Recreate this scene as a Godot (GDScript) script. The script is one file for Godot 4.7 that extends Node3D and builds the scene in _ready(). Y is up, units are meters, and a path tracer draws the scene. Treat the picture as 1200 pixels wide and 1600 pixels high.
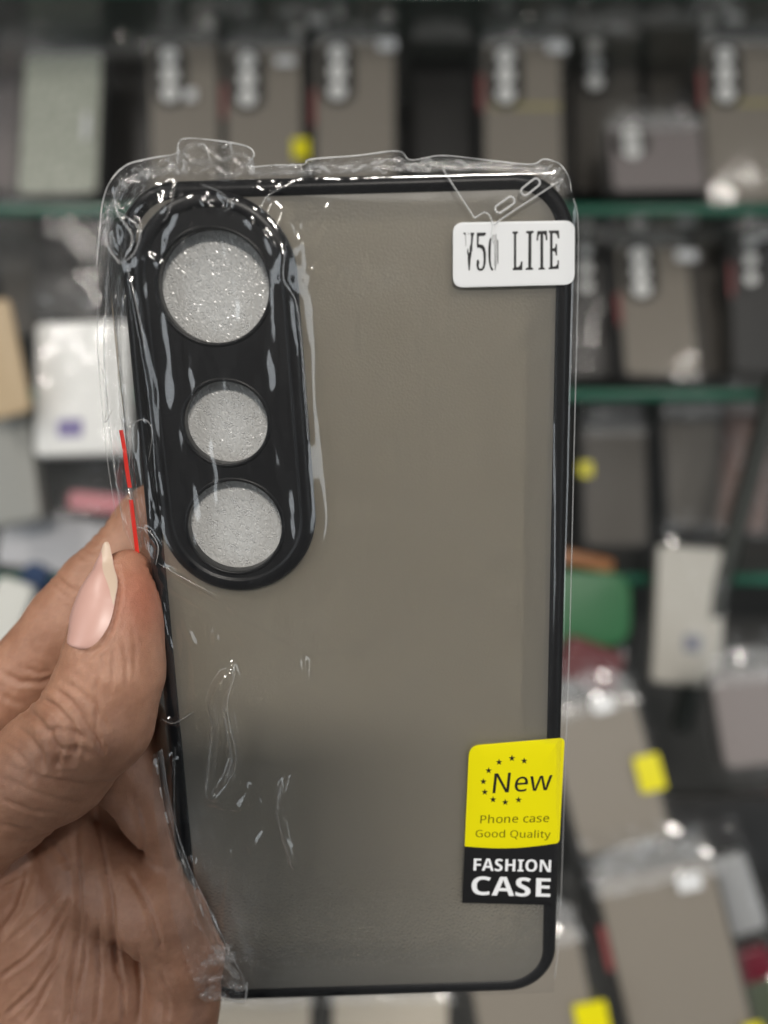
extends Node3D
# A hand holding a smoky phone case in a clear bag, in front of glass shelves full of packaged cases.
# Photo pixels (1200 x 1600) are turned into positions: px() at a given distance, cs() on the plane of the held case.

const F := 1280.27            # focal length in photo pixels (vertical field of view 64 degrees)
const EYE := Vector3(0, 1.4, 0)
const MM := 0.001
var CASE: Transform3D         # the held case: x right, y up, z out of its back; origin in the middle of its back
var CASE_INV: Transform3D
var M := {}
var taken := {}
var rng := RandomNumberGenerator.new()
var noise := FastNoiseLite.new()


func _ready() -> void:
	rng.seed = 7
	noise.seed = 3
	noise.frequency = 1.0
	noise.fractal_octaves = 2
	setup_camera()
	setup_light()
	make_materials()
	build_cabinet()
	build_case()
	build_foam()
	build_bag()
	build_stickers()
	build_smartphone()
	build_hand()
	build_packages()
	build_clutter()


# ------------------------------------------------------------------ camera, air, lamps

func setup_camera() -> void:
	var cam := Camera3D.new()
	cam.name = "camera"
	var a := CameraAttributesPhysical.new()
	a.frustum_focal_length = 12.0 / tan(deg_to_rad(32.0))
	a.frustum_focus_distance = 0.1545
	a.frustum_near = 0.01
	a.frustum_far = 20.0
	a.exposure_aperture = 4.7
	cam.attributes = a
	cam.fov = 64.0
	cam.near = 0.01
	cam.far = 20.0
	add_child(cam)
	cam.position = EYE
	cam.current = true
	CASE = Transform3D(Basis(Vector3.BACK, deg_to_rad(1.61)) * Basis(Vector3.RIGHT, deg_to_rad(13.26)) * Basis(Vector3.UP, deg_to_rad(0.31)), EYE + Vector3(-4.45, -23.94, -158.6) * MM)
	CASE_INV = CASE.affine_inverse()


func setup_light() -> void:
	var e := Environment.new()
	e.background_mode = Environment.BG_COLOR
	e.background_color = Color(0.17, 0.17, 0.165)
	e.background_energy_multiplier = 1.0
	e.tonemap_mode = Environment.TONE_MAPPER_LINEAR
	e.tonemap_exposure = 1.22
	e.sdfgi_enabled = true
	e.ssao_enabled = true
	e.ssil_enabled = true
	var w := WorldEnvironment.new()
	w.name = "air"
	w.environment = e
	add_child(w)
	# the shop's ceiling tubes and two unseen bright windows added to mirror in the film
	ceiling_lamp(Vector3(-0.85, 2.5, 0.75), 1.2, 0.04, 0.0, 1.2, "white ceiling tube lamp over the left of the aisle")
	ceiling_lamp(Vector3(0.95, 2.5, 1.0), 1.2, 0.04, 0.0, 0.5, "white ceiling tube lamp over the right of the aisle")
	ceiling_lamp(Vector3(0.3, 2.28, 2.7), 0.65, 0.65, 0.0, 16.0, "square white ceiling lamp behind the photographer")
	bright_window(Vector3(-1.95, 1.15, 1.35), Vector2(1.0, 2.2), 0.55, "unseen full height bright window added at the left to mirror in the film")
	bright_window(Vector3(1.95, 1.15, 1.35), Vector2(0.8, 2.2), 0.3, "unseen full height bright window added at the right to mirror in the film")


func bright_window(at: Vector3, size: Vector2, energy: float, label: String) -> void:  # glowing panel added out of view, for side light and film reflections
	var t := thing("added_window", label, "window", Transform3D(Basis.looking_at(Vector3(-at.x, 0, -0.2 - at.z)), at), "added windows")
	part(t, "frame", box_mesh(Vector3(size.x + 0.06, size.y + 0.08, 0.04), 0.006), flat("added_window_frame", Color(0.3, 0.3, 0.3), 0.5), Transform3D(Basis(), Vector3(0, 0, 0.03)))
	var glow := flat("added_window_glow", Color(0.8, 0.8, 0.8), 0.4)
	glow.emission_enabled = true
	glow.emission = Color(0.93, 0.97, 1.0)
	glow.emission_energy_multiplier = 1.0
	part(t, "lit_pane", box_mesh(Vector3(size.x, size.y, 0.01), 0.002), glow)
	area(t, size, energy, Color(0.93, 0.97, 1.0), Transform3D(Basis(), Vector3(0, 0, -0.01)))


func area(t: Node3D, size: Vector2, energy: float, c: Color, where: Transform3D) -> void:
	var l := AreaLight3D.new()
	l.name = "lamp_light"
	l.area_size = size
	l.area_normalize_energy = true
	l.light_energy = energy
	l.light_color = c
	l.area_range = 12.0
	l.shadow_enabled = true
	t.add_child(l)
	l.transform = where


func ceiling_lamp(at: Vector3, length: float, width: float, turn: float, energy: float, label: String) -> void:
	var t := thing("ceiling_lamp", label, "lamp", Transform3D(Basis(Vector3.UP, turn), at), "ceiling lamps")
	part(t, "housing", box_mesh(Vector3(width + 0.03, 0.05, length + 0.04), 0.006), flat("lamp_white", Color(0.75, 0.75, 0.75), 0.5), Transform3D(Basis(), Vector3(0, 0.03, 0)))
	var glow := flat("lamp_glow", Color(0.9, 0.9, 0.9), 0.5)
	glow.emission_enabled = true
	glow.emission = Color(1.0, 0.98, 0.95)
	glow.emission_energy_multiplier = 6.0
	part(t, "diffuser", box_mesh(Vector3(width, 0.02, length), 0.006), glow)
	area(t, Vector2(width, length), energy, Color(1.0, 0.975, 0.94), Transform3D(Basis(Vector3.RIGHT, -PI / 2), Vector3(0, -0.014, 0)))


# ------------------------------------------------------------------ helpers

func numbered(called: String) -> String:
	var n: int = taken.get(called, 0)
	taken[called] = n + 1
	return called if n == 0 else "%s_%03d" % [called, n]


func thing(called: String, label: String, category: String, where := Transform3D(), group := "") -> Node3D:
	var o := Node3D.new()
	o.name = numbered(called)
	add_child(o, true)
	o.transform = where
	tag(o, label, category, group)
	return o


func tag(o: Node, label: String, category: String, group := "") -> void:
	o.set_meta("label", label)
	o.set_meta("category", category)
	if group:
		o.set_meta("group", group)


func part(parent: Node, called: String, mesh: Mesh, m: Material, where := Transform3D()) -> MeshInstance3D:
	var o := MeshInstance3D.new()
	o.name = called
	o.mesh = mesh
	o.material_override = m
	o.cast_shadow = GeometryInstance3D.SHADOW_CASTING_SETTING_ON
	parent.add_child(o, true)
	o.transform = where
	return o


func lin(c: Color) -> Color:
	var s := c.linear_to_srgb()
	s.a = c.a
	return s


func flat(called: String, c: Color, rough: float) -> StandardMaterial3D:      # c: linear base colour
	var m := StandardMaterial3D.new()
	m.resource_name = called
	m.albedo_color = lin(c)
	m.roughness = rough
	m.cull_mode = BaseMaterial3D.CULL_DISABLED
	return m


func clear(called: String, c: Color, rough: float) -> StandardMaterial3D:
	var m := flat(called, c, rough)
	m.transparency = BaseMaterial3D.TRANSPARENCY_ALPHA
	return m


func noise_tex(freq: float, octaves: int, kind: int, size := 512, s := 1) -> NoiseTexture2D:
	var t := NoiseTexture2D.new()
	t.width = size
	t.height = size
	t.seamless = true
	var n := FastNoiseLite.new()
	n.seed = s
	n.noise_type = kind
	n.frequency = freq
	n.fractal_octaves = octaves
	t.noise = n
	return t


func tinted_noise(freq: float, octaves: int, lo: Color, hi: Color, size := 512, s := 1) -> NoiseTexture2D:
	var t := noise_tex(freq, octaves, FastNoiseLite.TYPE_SIMPLEX_SMOOTH, size, s)
	var g := Gradient.new()
	g.set_color(0, lin(lo))
	g.set_color(1, lin(hi))
	t.color_ramp = g
	return t


func relief(m: StandardMaterial3D, t: Texture2D, cm: float, per_metre: float) -> void:
	m.uv1_triplanar = true
	m.uv1_scale = Vector3.ONE * per_metre
	m.heightmap_enabled = true
	m.heightmap_scale = cm
	m.heightmap_texture = t


func px(x: float, y: float, d: float) -> Vector3:
	return EYE + Vector3((x - 600.0) / F * d, (800.0 - y) / F * d, -d)


func cs(x: float, y: float, h := 0.0) -> Vector3:        # on the plane h mm above the held case's back, in the case's own axes (metres)
	var o := CASE_INV * EYE
	var d := CASE_INV.basis * Vector3((x - 600.0) / F, (800.0 - y) / F, -1.0)
	return o + d * ((h * MM - o.z) / d.z)


func to_px(p: Vector3) -> Vector2:
	var q := p - EYE
	return Vector2(600.0 + F * q.x / -q.z, 800.0 - F * q.y / -q.z)


func smooth_mesh(v: PackedVector3Array, idx: PackedInt32Array, colors := PackedColorArray(), uvs := PackedVector2Array()) -> ArrayMesh:
	var n := PackedVector3Array()
	n.resize(v.size())
	for k in range(0, idx.size(), 3):
		var a := v[idx[k]]
		var w := (v[idx[k + 2]] - a).cross(v[idx[k + 1]] - a)
		n[idx[k]] += w
		n[idx[k + 1]] += w
		n[idx[k + 2]] += w
	for k in n.size():
		n[k] = n[k].normalized() if n[k].length_squared() > 1e-30 else Vector3.BACK
	var arr := []
	arr.resize(Mesh.ARRAY_MAX)
	arr[Mesh.ARRAY_VERTEX] = v
	arr[Mesh.ARRAY_NORMAL] = n
	arr[Mesh.ARRAY_INDEX] = idx
	if colors.size():
		arr[Mesh.ARRAY_COLOR] = colors
	if uvs.size():
		arr[Mesh.ARRAY_TEX_UV] = uvs
	var m := ArrayMesh.new()
	m.add_surface_from_arrays(Mesh.PRIMITIVE_TRIANGLES, arr)
	return m


func faceted(v: PackedVector3Array, idx: PackedInt32Array) -> ArrayMesh:
	var w := PackedVector3Array()
	var j := PackedInt32Array()
	for k in idx.size():
		w.append(v[idx[k]])
		j.append(k)
	return smooth_mesh(w, j)


func grid_idx(nu: int, nv: int, wrap_u := false, wrap_v := false) -> PackedInt32Array:      # nu x nv vertices, row by row
	var idx := PackedInt32Array()
	for j in (nv if wrap_v else nv - 1):
		for i in (nu if wrap_u else nu - 1):
			var a := j * nu + i
			var b := j * nu + (i + 1) % nu
			var c := ((j + 1) % nv) * nu + i
			var d := ((j + 1) % nv) * nu + (i + 1) % nu
			idx.append_array([a, c, b, b, c, d])
	return idx


func loops_mesh(loops: Array, wrap := true, close_ends := false, ring := false) -> ArrayMesh:   # skins successive loops of equal count
	var v := PackedVector3Array()
	var n: int = loops[0].size()
	for l in loops:
		v.append_array(l)
	var idx := grid_idx(n, loops.size(), wrap, ring)
	if close_ends:
		for end in [0, loops.size() - 1]:
			var mid := Vector3.ZERO
			for p in loops[end]:
				mid += p / n
			var c := v.size()
			v.append(mid)
			for i in n:
				var a: int = end * n + i
				var b: int = end * n + (i + 1) % n
				idx.append_array([c, a, b] if end == 0 else [c, b, a])
	return smooth_mesh(v, idx)


func tube(points: Array, radius: float, sides := 6, taper := true) -> ArrayMesh:
	var pts := smooth_line(points)
	var loops := []
	for k in pts.size():
		var dir: Vector3 = (pts[mini(k + 1, pts.size() - 1)] - pts[maxi(k - 1, 0)]).normalized()
		var side := dir.cross(Vector3.BACK).normalized()
		if side.length() < 0.1:
			side = dir.cross(Vector3.UP).normalized()
		var up := side.cross(dir)
		var r := radius
		if taper:
			r *= clampf(minf(k, pts.size() - 1 - k) / (0.25 * pts.size()) + 0.25, 0.25, 1.0)
		var l := PackedVector3Array()
		for i in sides:
			var a := TAU * i / sides
			l.append(pts[k] + side * cos(a) * r + up * sin(a) * r)
		loops.append(l)
	return loops_mesh(loops, true, true)


func smooth_line(points: Array, per := 5) -> Array:      # Catmull-Rom through the points
	var out := []
	for k in points.size() - 1:
		var a: Vector3 = points[maxi(k - 1, 0)]
		var b: Vector3 = points[k]
		var c: Vector3 = points[k + 1]
		var d: Vector3 = points[mini(k + 2, points.size() - 1)]
		for i in per:
			out.append(b.cubic_interpolate(c, a, d, float(i) / per))
	out.append(points[-1])
	return out


func round_rect(w: float, h: float, r: float, z: float, per := 10) -> PackedVector3Array:     # counter-clockwise from the right side's lower end
	var l := PackedVector3Array()
	r = maxf(r, 0.0002)
	var c := [Vector2(w / 2 - r, h / 2 - r), Vector2(-w / 2 + r, h / 2 - r), Vector2(-w / 2 + r, -h / 2 + r), Vector2(w / 2 - r, -h / 2 + r)]
	for q in 4:
		for i in per + 1:
			var a := PI / 2 * (q + float(i) / per)
			l.append(Vector3(c[q].x + cos(a) * r, c[q].y + sin(a) * r, z))
	return l


func slab(w: float, h: float, t: float, r: float, bevel := 0.0008, per := 5) -> ArrayMesh:    # a rounded plate, its back at z = 0, its face at z = t
	var loops := []
	for s in [[bevel, 0.0], [0.0, bevel], [0.0, t - bevel], [bevel * 0.3, t - bevel * 0.3], [bevel, t]]:
		loops.append(round_rect(w - 2 * s[0], h - 2 * s[0], r - s[0], s[1], per))
	return loops_mesh(loops, true, true)


func box_mesh(s: Vector3, bevel: float) -> ArrayMesh:     # centred, bevelled
	var loops := []
	for k in [[bevel, -0.5, 0.0], [0.0, -0.5, bevel], [0.0, 0.5, -bevel], [bevel, 0.5, 0.0]]:
		var l := round_rect(s.x - 2 * k[0], s.y - 2 * k[0], bevel, k[1] * s.z + k[2], 2)
		loops.append(l)
	return loops_mesh(loops, true, true)


func stadium(a: Vector3, b: Vector3, r: float, z: float, per := 24) -> PackedVector3Array:    # round the segment a-b (a above b), counter-clockwise
	var l := PackedVector3Array()
	var up := Vector2(a.x - b.x, a.y - b.y).angle()
	for q in 2:
		var c := a if q == 0 else b
		for i in per + 1:
			var t := up - PI / 2 + PI * q + PI * i / per
			l.append(Vector3(c.x + cos(t) * r, c.y + sin(t) * r, z))
	return l


func poly_at(line: PackedVector2Array, t: float) -> Vector2:      # by length
	var total := 0.0
	for k in line.size() - 1:
		total += line[k].distance_to(line[k + 1])
	var left := t * total
	for k in line.size() - 1:
		var d := line[k].distance_to(line[k + 1])
		if left <= d or k == line.size() - 2:
			return line[k].lerp(line[k + 1], clampf(left / maxf(d, 1e-9), 0, 1))
		left -= d
	return line[-1]


func seg_dist(p: Vector2, a: Vector2, b: Vector2) -> float:
	var ab := b - a
	return (p - a - ab * clampf((p - a).dot(ab) / maxf(ab.length_squared(), 1e-12), 0, 1)).length()


# ------------------------------------------------------------------ materials

func make_materials() -> void:
	# smoky matt back of the case: a grey-brown tint that lets a little through
	M.panel = flat("smoky_matt_plastic", Color(0.56, 0.52, 0.44, 0.20), 0.47)
	M.panel.refraction_enabled = true
	M.panel.refraction_scale = 0.05
	relief(M.panel, noise_tex(0.13, 3, FastNoiseLite.TYPE_SIMPLEX_SMOOTH, 1024, 5), 0.003, 12.0)
	M.panel.roughness_texture = tinted_noise(0.007, 5, Color(0.56, 0.56, 0.56), Color(1, 1, 1), 1024, 8)      # handling smudges
	M.black = flat("black_rubber", Color(0.007, 0.0075, 0.009), 0.34)
	relief(M.black, noise_tex(0.12, 2, FastNoiseLite.TYPE_SIMPLEX_SMOOTH, 256, 6), 0.001, 90.0)
	M.black_flat = flat("black_plate", Color(0.008, 0.0085, 0.010), 0.42)
	M.film = clear("clear_film", Color(1, 1, 1, 0.003), 0.1)
	for k in ["black", "black_flat"]:
		M[k].metallic_specular = 0.35
	M.film_crumpled = clear("clear_film_crumpled", Color(0.95, 0.95, 0.95, 0.03), 0.07)
	M.fold = clear("clear_film_fold", Color(0.92, 0.92, 0.92, 0.13), 0.1)
	M.edge = clear("clear_film_cut_edge", Color(0.9, 0.9, 0.9, 0.6), 0.2)
	M.foam = flat("white_foam", Color(0.74, 0.74, 0.73), 0.25)
	relief(M.foam, noise_tex(0.06, 3, FastNoiseLite.TYPE_SIMPLEX_SMOOTH, 512, 11), 0.042, 85.0)
	M.foam_skin = flat("foam_skin", Color(0.54, 0.54, 0.53), 0.18)
	M.white_paper = flat("white_sticker", Color(0.76, 0.77, 0.78), 0.4)
	M.ink = flat("black_ink", Color(0.008, 0.008, 0.009), 0.5)
	M.yellow = flat("yellow_print", Color(0.78, 0.70, 0.004), 0.32)
	M.olive_ink = flat("thin_dark_ink", Color(0.13, 0.115, 0.004), 0.4)
	M.white_ink = flat("white_print", Color(0.82, 0.83, 0.85), 0.4)
	M.red = flat("red_print", Color(0.75, 0.035, 0.025), 0.35)
	M.nail = flat("nail", Color(0.56, 0.335, 0.285), 0.36)
	M.nail_tip = flat("nail_free_edge", Color(0.58, 0.45, 0.35), 0.36)
	var skin := flat("skin", Color(1, 1, 1), 0.43)
	skin.vertex_color_use_as_albedo = true
	skin.subsurf_scatter_enabled = true
	skin.subsurf_scatter_strength = 0.06
	relief(skin, noise_tex(0.07, 3, FastNoiseLite.TYPE_CELLULAR, 512, 21), 0.009, 120.0)
	M.skin = skin
	M.bunch = clear("bunched_film", Color(0.86, 0.86, 0.86, 0.26), 0.12)
	M.wrap = clear("package_film", Color(0.9, 0.9, 0.9, 0.02), 0.08)
	M.taupe = flat("taupe_case", Color(0.225, 0.198, 0.162), 0.5)
	M.taupe_dark = flat("dark_taupe_case", Color(0.07, 0.061, 0.05), 0.5)
	M.mauve = flat("mauve_case", Color(0.24, 0.21, 0.205), 0.5)
	M.pale = flat("pale_green_case", Color(0.62, 0.63, 0.57), 0.45)
	M.pale.albedo_texture = tinted_noise(0.03, 3, Color(0.45, 0.48, 0.42), Color(1.0, 1.0, 0.97), 256, 31)
	M.pale.uv1_triplanar = true
	M.pale.uv1_scale = Vector3.ONE * 12.0
	M.darkcase = flat("black_case", Color(0.018, 0.017, 0.016), 0.4)
	M.opening = flat("foam_in_opening", Color(0.84, 0.84, 0.82), 0.3)
	M.white_card = flat("white_card", Color(0.68, 0.68, 0.66), 0.5)
	M.shelf_edge = flat("green_glass_edge", Color(0.014, 0.11, 0.068), 0.2)
	M.shelf_glass = clear("green_glass", Color(0.02, 0.06, 0.045, 0.30), 0.06)
	M.wall = flat("cabinet_back", Color(0.018, 0.018, 0.016), 0.6)
	M.brown = flat("brown_case", Color(0.13, 0.075, 0.06), 0.5)
	M.beige = flat("beige_case", Color(0.42, 0.38, 0.315), 0.5)
	M.post = flat("dark_upright", Color(0.02, 0.024, 0.020), 0.5)


# ------------------------------------------------------------------ the held case

const CW := 0.079
const CH := 0.167
const CR := 0.0105
var isl_a: Vector3
var isl_b: Vector3
const ISL_R := 0.0144
var holes := []


func build_case() -> void:
	isl_a = cs(332, 434, 2.6)
	isl_b = cs(369, 811, 2.6)
	holes = [[cs(333, 448, 2.6), 0.0095], [cs(352, 662, 2.6), 0.0074], [cs(366, 825, 2.6), 0.0086]]
	var t := thing("phone_case", "smoky matt phone case with black rim held in the hand", "phone case", CASE)
	# back panel: from the camera island's outline to under the rim
	var c := (isl_a + isl_b) / 2
	var loops := []
	var n := 160
	var zs := [0.0, -0.0012]
	var inner := ring_by_angle(stadium(isl_a, isl_b, ISL_R - 0.001, 0), c, n)
	var outer := ring_by_angle(round_rect(CW - 0.0042, CH - 0.0042, CR - 0.0021, 0, 12), c, n)
	for k in 9:
		loops.append(mix_loops(inner, outer, k / 8.0, zs[0]))
	for k in 9:
		loops.append(mix_loops(outer, inner, k / 8.0, zs[1]))
	part(t, "back_panel", loops_mesh(loops), M.panel)
	# rim
	loops = []
	for s in [[-8.0, -4.6], [-8.0, -4.2], [-5.0, -2.2], [-3.1, -1.25], [-3.05, 0.02], [-2.85, 0.16], [-2.3, 0.42], [-1.7, 0.54], [-1.2, 0.45], [-0.65, 0.1], [-0.2, -0.55], [0.0, -1.5], [0.05, -4.5], [0.0, -8.4], [-0.3, -9.3], [-0.9, -9.8], [-1.5, -9.6], [-1.8, -9.0], [-1.9, -4.4], [-2.4, -4.0], [-5.0, -4.4]]:
		var o: float = s[0] * MM
		loops.append(round_rect(CW + 2 * o, CH + 2 * o, CR + o, s[1] * MM, 14))
	part(t, "rim", loops_mesh(loops, true, false, true), M.black)
	# camera guard: bevelled wall, raised lip, then the plate with three openings
	loops = []
	for s in [[0.0, -0.6], [0.0, 0.35], [-0.1, 1.3], [-0.5, 2.05], [-1.1, 2.45], [-1.7, 2.6], [-2.2, 2.6], [-2.45, 2.5], [-2.6, 2.3], [-2.85, 2.22]]:
		loops.append(stadium(isl_a, isl_b, ISL_R + s[0] * MM, s[1] * 0.8 * MM, 32))
	var g := part(t, "camera_guard", loops_mesh(loops), M.black)
	part(g, "plate", plate_mesh(ISL_R - 0.00285, 2.22 * 0.8 * MM), M.black_flat)
	for h in holes:
		loops = []
		for s in [[0.75, 2.22], [0.6, 2.42], [0.35, 2.5], [0.1, 2.42], [0.0, 2.2], [0.0, 0.4], [0.05, -1.2]]:
			loops.append(stadium(h[0], h[0] - Vector3(0, 1e-6, 0), h[1] + s[0] * MM, s[1] * 0.8 * MM, 32))
		part(g, "lens_ring", loops_mesh(loops), M.black)


func ring_by_angle(loop: PackedVector3Array, c: Vector3, n: int) -> PackedVector3Array:     # where rays from c meet the loop
	var out := PackedVector3Array()
	for i in n:
		out.append(ray_hit(loop, c, Vector2.from_angle(TAU * i / n)))
	return out


func ray_hit(loop: PackedVector3Array, c: Vector3, dir: Vector2) -> Vector3:
	var o := Vector2(c.x, c.y)
	for k in loop.size():
		var a := Vector2(loop[k].x, loop[k].y)
		var b := Vector2(loop[(k + 1) % loop.size()].x, loop[(k + 1) % loop.size()].y)
		var e := b - a
		var den := dir.cross(e)
		if absf(den) < 1e-15:
			continue
		var s := (a - o).cross(e) / den
		var u := (a - o).cross(dir) / den
		if s > 0 and u >= -1e-6 and u <= 1.000001:
			return Vector3(o.x + dir.x * s, o.y + dir.y * s, loop[k].z)
	return c


func mix_loops(a: PackedVector3Array, b: PackedVector3Array, t: float, z: float) -> PackedVector3Array:
	var out := PackedVector3Array()
	for k in a.size():
		var p := a[k].lerp(b[k], t)
		out.append(Vector3(p.x, p.y, z))
	return out


func plate_mesh(r: float, z: float) -> ArrayMesh:     # the guard's plate: a cell round each opening, the cells meeting at straight cuts
	var axis := (isl_a - isl_b).normalized()
	var along := func(p: Vector3) -> float: return (p - isl_b).dot(axis)
	var edge := stadium(isl_a, isl_b, r, z, 32)
	var cuts := [1.0, 0, 0, -1.0]
	for k in 2:
		cuts[k + 1] = ((along.call(holes[k][0]) - holes[k][1]) + (along.call(holes[k + 1][0]) + holes[k + 1][1])) / 2
	var v := PackedVector3Array()
	var idx := PackedInt32Array()
	for k in 3:
		var poly := PackedVector2Array()
		for p in edge:
			poly.append(Vector2(p.x, p.y))
		# clip by the two cuts
		var c: Vector3 = holes[k][0]
		var side := Vector3(-axis.y, axis.x, 0)
		var mid: Vector3 = isl_b + axis * ((cuts[k] + cuts[k + 1]) / 2)
		var half: float = (cuts[k] - cuts[k + 1]) / 2
		var band := PackedVector2Array()
		for s in [[1, 1], [-1, 1], [-1, -1], [1, -1]]:
			var q: Vector3 = mid + side * 0.1 * s[0] + axis * half * s[1]
			band.append(Vector2(q.x, q.y))
		var cell: PackedVector2Array = Geometry2D.intersect_polygons(scaled(poly, 1000.0), scaled(band, 1000.0))[0]
		cell = scaled(cell, 0.001)
		var angles := []
		for p in cell:
			angles.append((p - Vector2(c.x, c.y)).angle())
		for i in 64:
			angles.append(-PI + TAU * i / 64.0)
		angles.sort()
		var cell3 := PackedVector3Array()
		for p in cell:
			cell3.append(Vector3(p.x, p.y, z))
		var first := v.size()
		for a in angles:
			var d := Vector2.from_angle(a)
			v.append(Vector3(c.x + d.x * (holes[k][1] + 0.0007), c.y + d.y * (holes[k][1] + 0.0007), z))
			var q := ray_hit(cell3, c, d)
			v.append(q)
		var n := angles.size()
		for i in n:
			var a := first + 2 * i
			var b := first + 2 * ((i + 1) % n)
			idx.append_array([a, b, a + 1, b, b + 1, a + 1])
	return smooth_mesh(v, idx)


func build_foam() -> void:
	var t := thing("foam_sheet", "white foam sheet inside the held phone case, showing through the three openings", "foam", CASE)
	var nu := 60
	var nv := 130
	var v := PackedVector3Array()
	for j in nv:
		for i in nu:
			var x := lerpf(-0.0345, 0.0318, i / (nu - 1.0))
			var y := lerpf(-0.0645, 0.0765, j / (nv - 1.0))
			v.append(Vector3(x, y, -0.00145 + 0.00012 * noise.get_noise_2d(x * 400, y * 400)))
	part(t, "sheet", smooth_mesh(v, grid_idx(nu, nv)), M.foam)
	# the crackled skin of bubbles where it shows
	nu = 96
	nv = 250
	v = PackedVector3Array()
	var mid := (isl_a + isl_b) / 2
	for j in nv:
		for i in nu:
			var x := mid.x + lerpf(-0.0135, 0.0135, i / (nu - 1.0)) + rng.randf_range(-1, 1) * 0.00009
			var y := mid.y + lerpf(-0.035, 0.035, j / (nv - 1.0)) + rng.randf_range(-1, 1) * 0.00009
			var lump := absf(noise.get_noise_2d(x * 900, y * 420)) * 0.00020 + rng.randf() * 0.00006
			v.append(Vector3(x, y, -0.00135 - lump))
	part(t, "bubble_skin", faceted(v, grid_idx(nu, nv)), M.foam_skin)


# ------------------------------------------------------------------ the clear bag

var creases := []      # [points in case axes (Vector2, mm), height mm, width mm, box]


func crease(pts: Array, high: float, wide: float) -> void:
	var l := PackedVector2Array()
	var box := Rect2()
	for k in pts.size():
		var p := cs(pts[k][0], pts[k][1], 0.8) / MM
		l.append(Vector2(p.x, p.y))
		box = Rect2(l[0], Vector2.ZERO) if k == 0 else box.expand(l[k])
	if pts[0][1] > 880:
		high *= 1.45
	creases.append([l, high, wide, box.grow(wide * 3.5)])


func film_height(p: Vector2) -> float:       # p and the result in mm, case axes
	var a := Vector2(isl_a.x, isl_a.y) / MM
	var b := Vector2(isl_b.x, isl_b.y) / MM
	var s := seg_dist(p, a, b) - ISL_R / MM
	var z := 0.75 + 1.75 * (1.0 - smoothstep(-1.2, 2.8, s))
	var out := maxf(absf(p.x) - 38.6, absf(p.y) - 82.6)
	if out > 0:
		z -= 0.28 * out * out
	var rough := smoothstep(12.0, -14.0, p.x) * 0.9 + 0.1
	z += rough * (0.48 * noise.get_noise_2d(p.x * 0.10, p.y * 0.03) + 0.30 * noise.get_noise_2d(p.x * 0.21 + 20, p.y * 0.04) - 0.10 * absf(noise.get_noise_2d(p.x * 0.3 + 50, p.y * 0.09)))
	for c in creases:
		if not c[3].has_point(p):
			continue
		var d := 1e9
		var line: PackedVector2Array = c[0]
		for k in line.size() - 1:
			d = minf(d, seg_dist(p, line[k], line[k + 1]))
		var e: float = d / c[2]
		if e < 3.5:
			# fade at both ends
			var near := minf(p.distance_to(line[0]), p.distance_to(line[-1]))
			z += c[1] * exp(-e * e * 0.9) * clampf(near / 2.5, 0.25, 1.0)
	return z


func on_film(x: float, y: float, lift := 0.12) -> Vector3:
	var p := cs(x, y, 1.0)
	var z := film_height(Vector2(p.x, p.y) / MM)
	p = cs(x, y, z + lift)
	return p


func line2(pts: Array) -> PackedVector2Array:
	var l := PackedVector2Array()
	for p in pts:
		var q := cs(p[0], p[1], 0.8) / MM
		l.append(Vector2(q.x, q.y))
	return l


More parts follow.
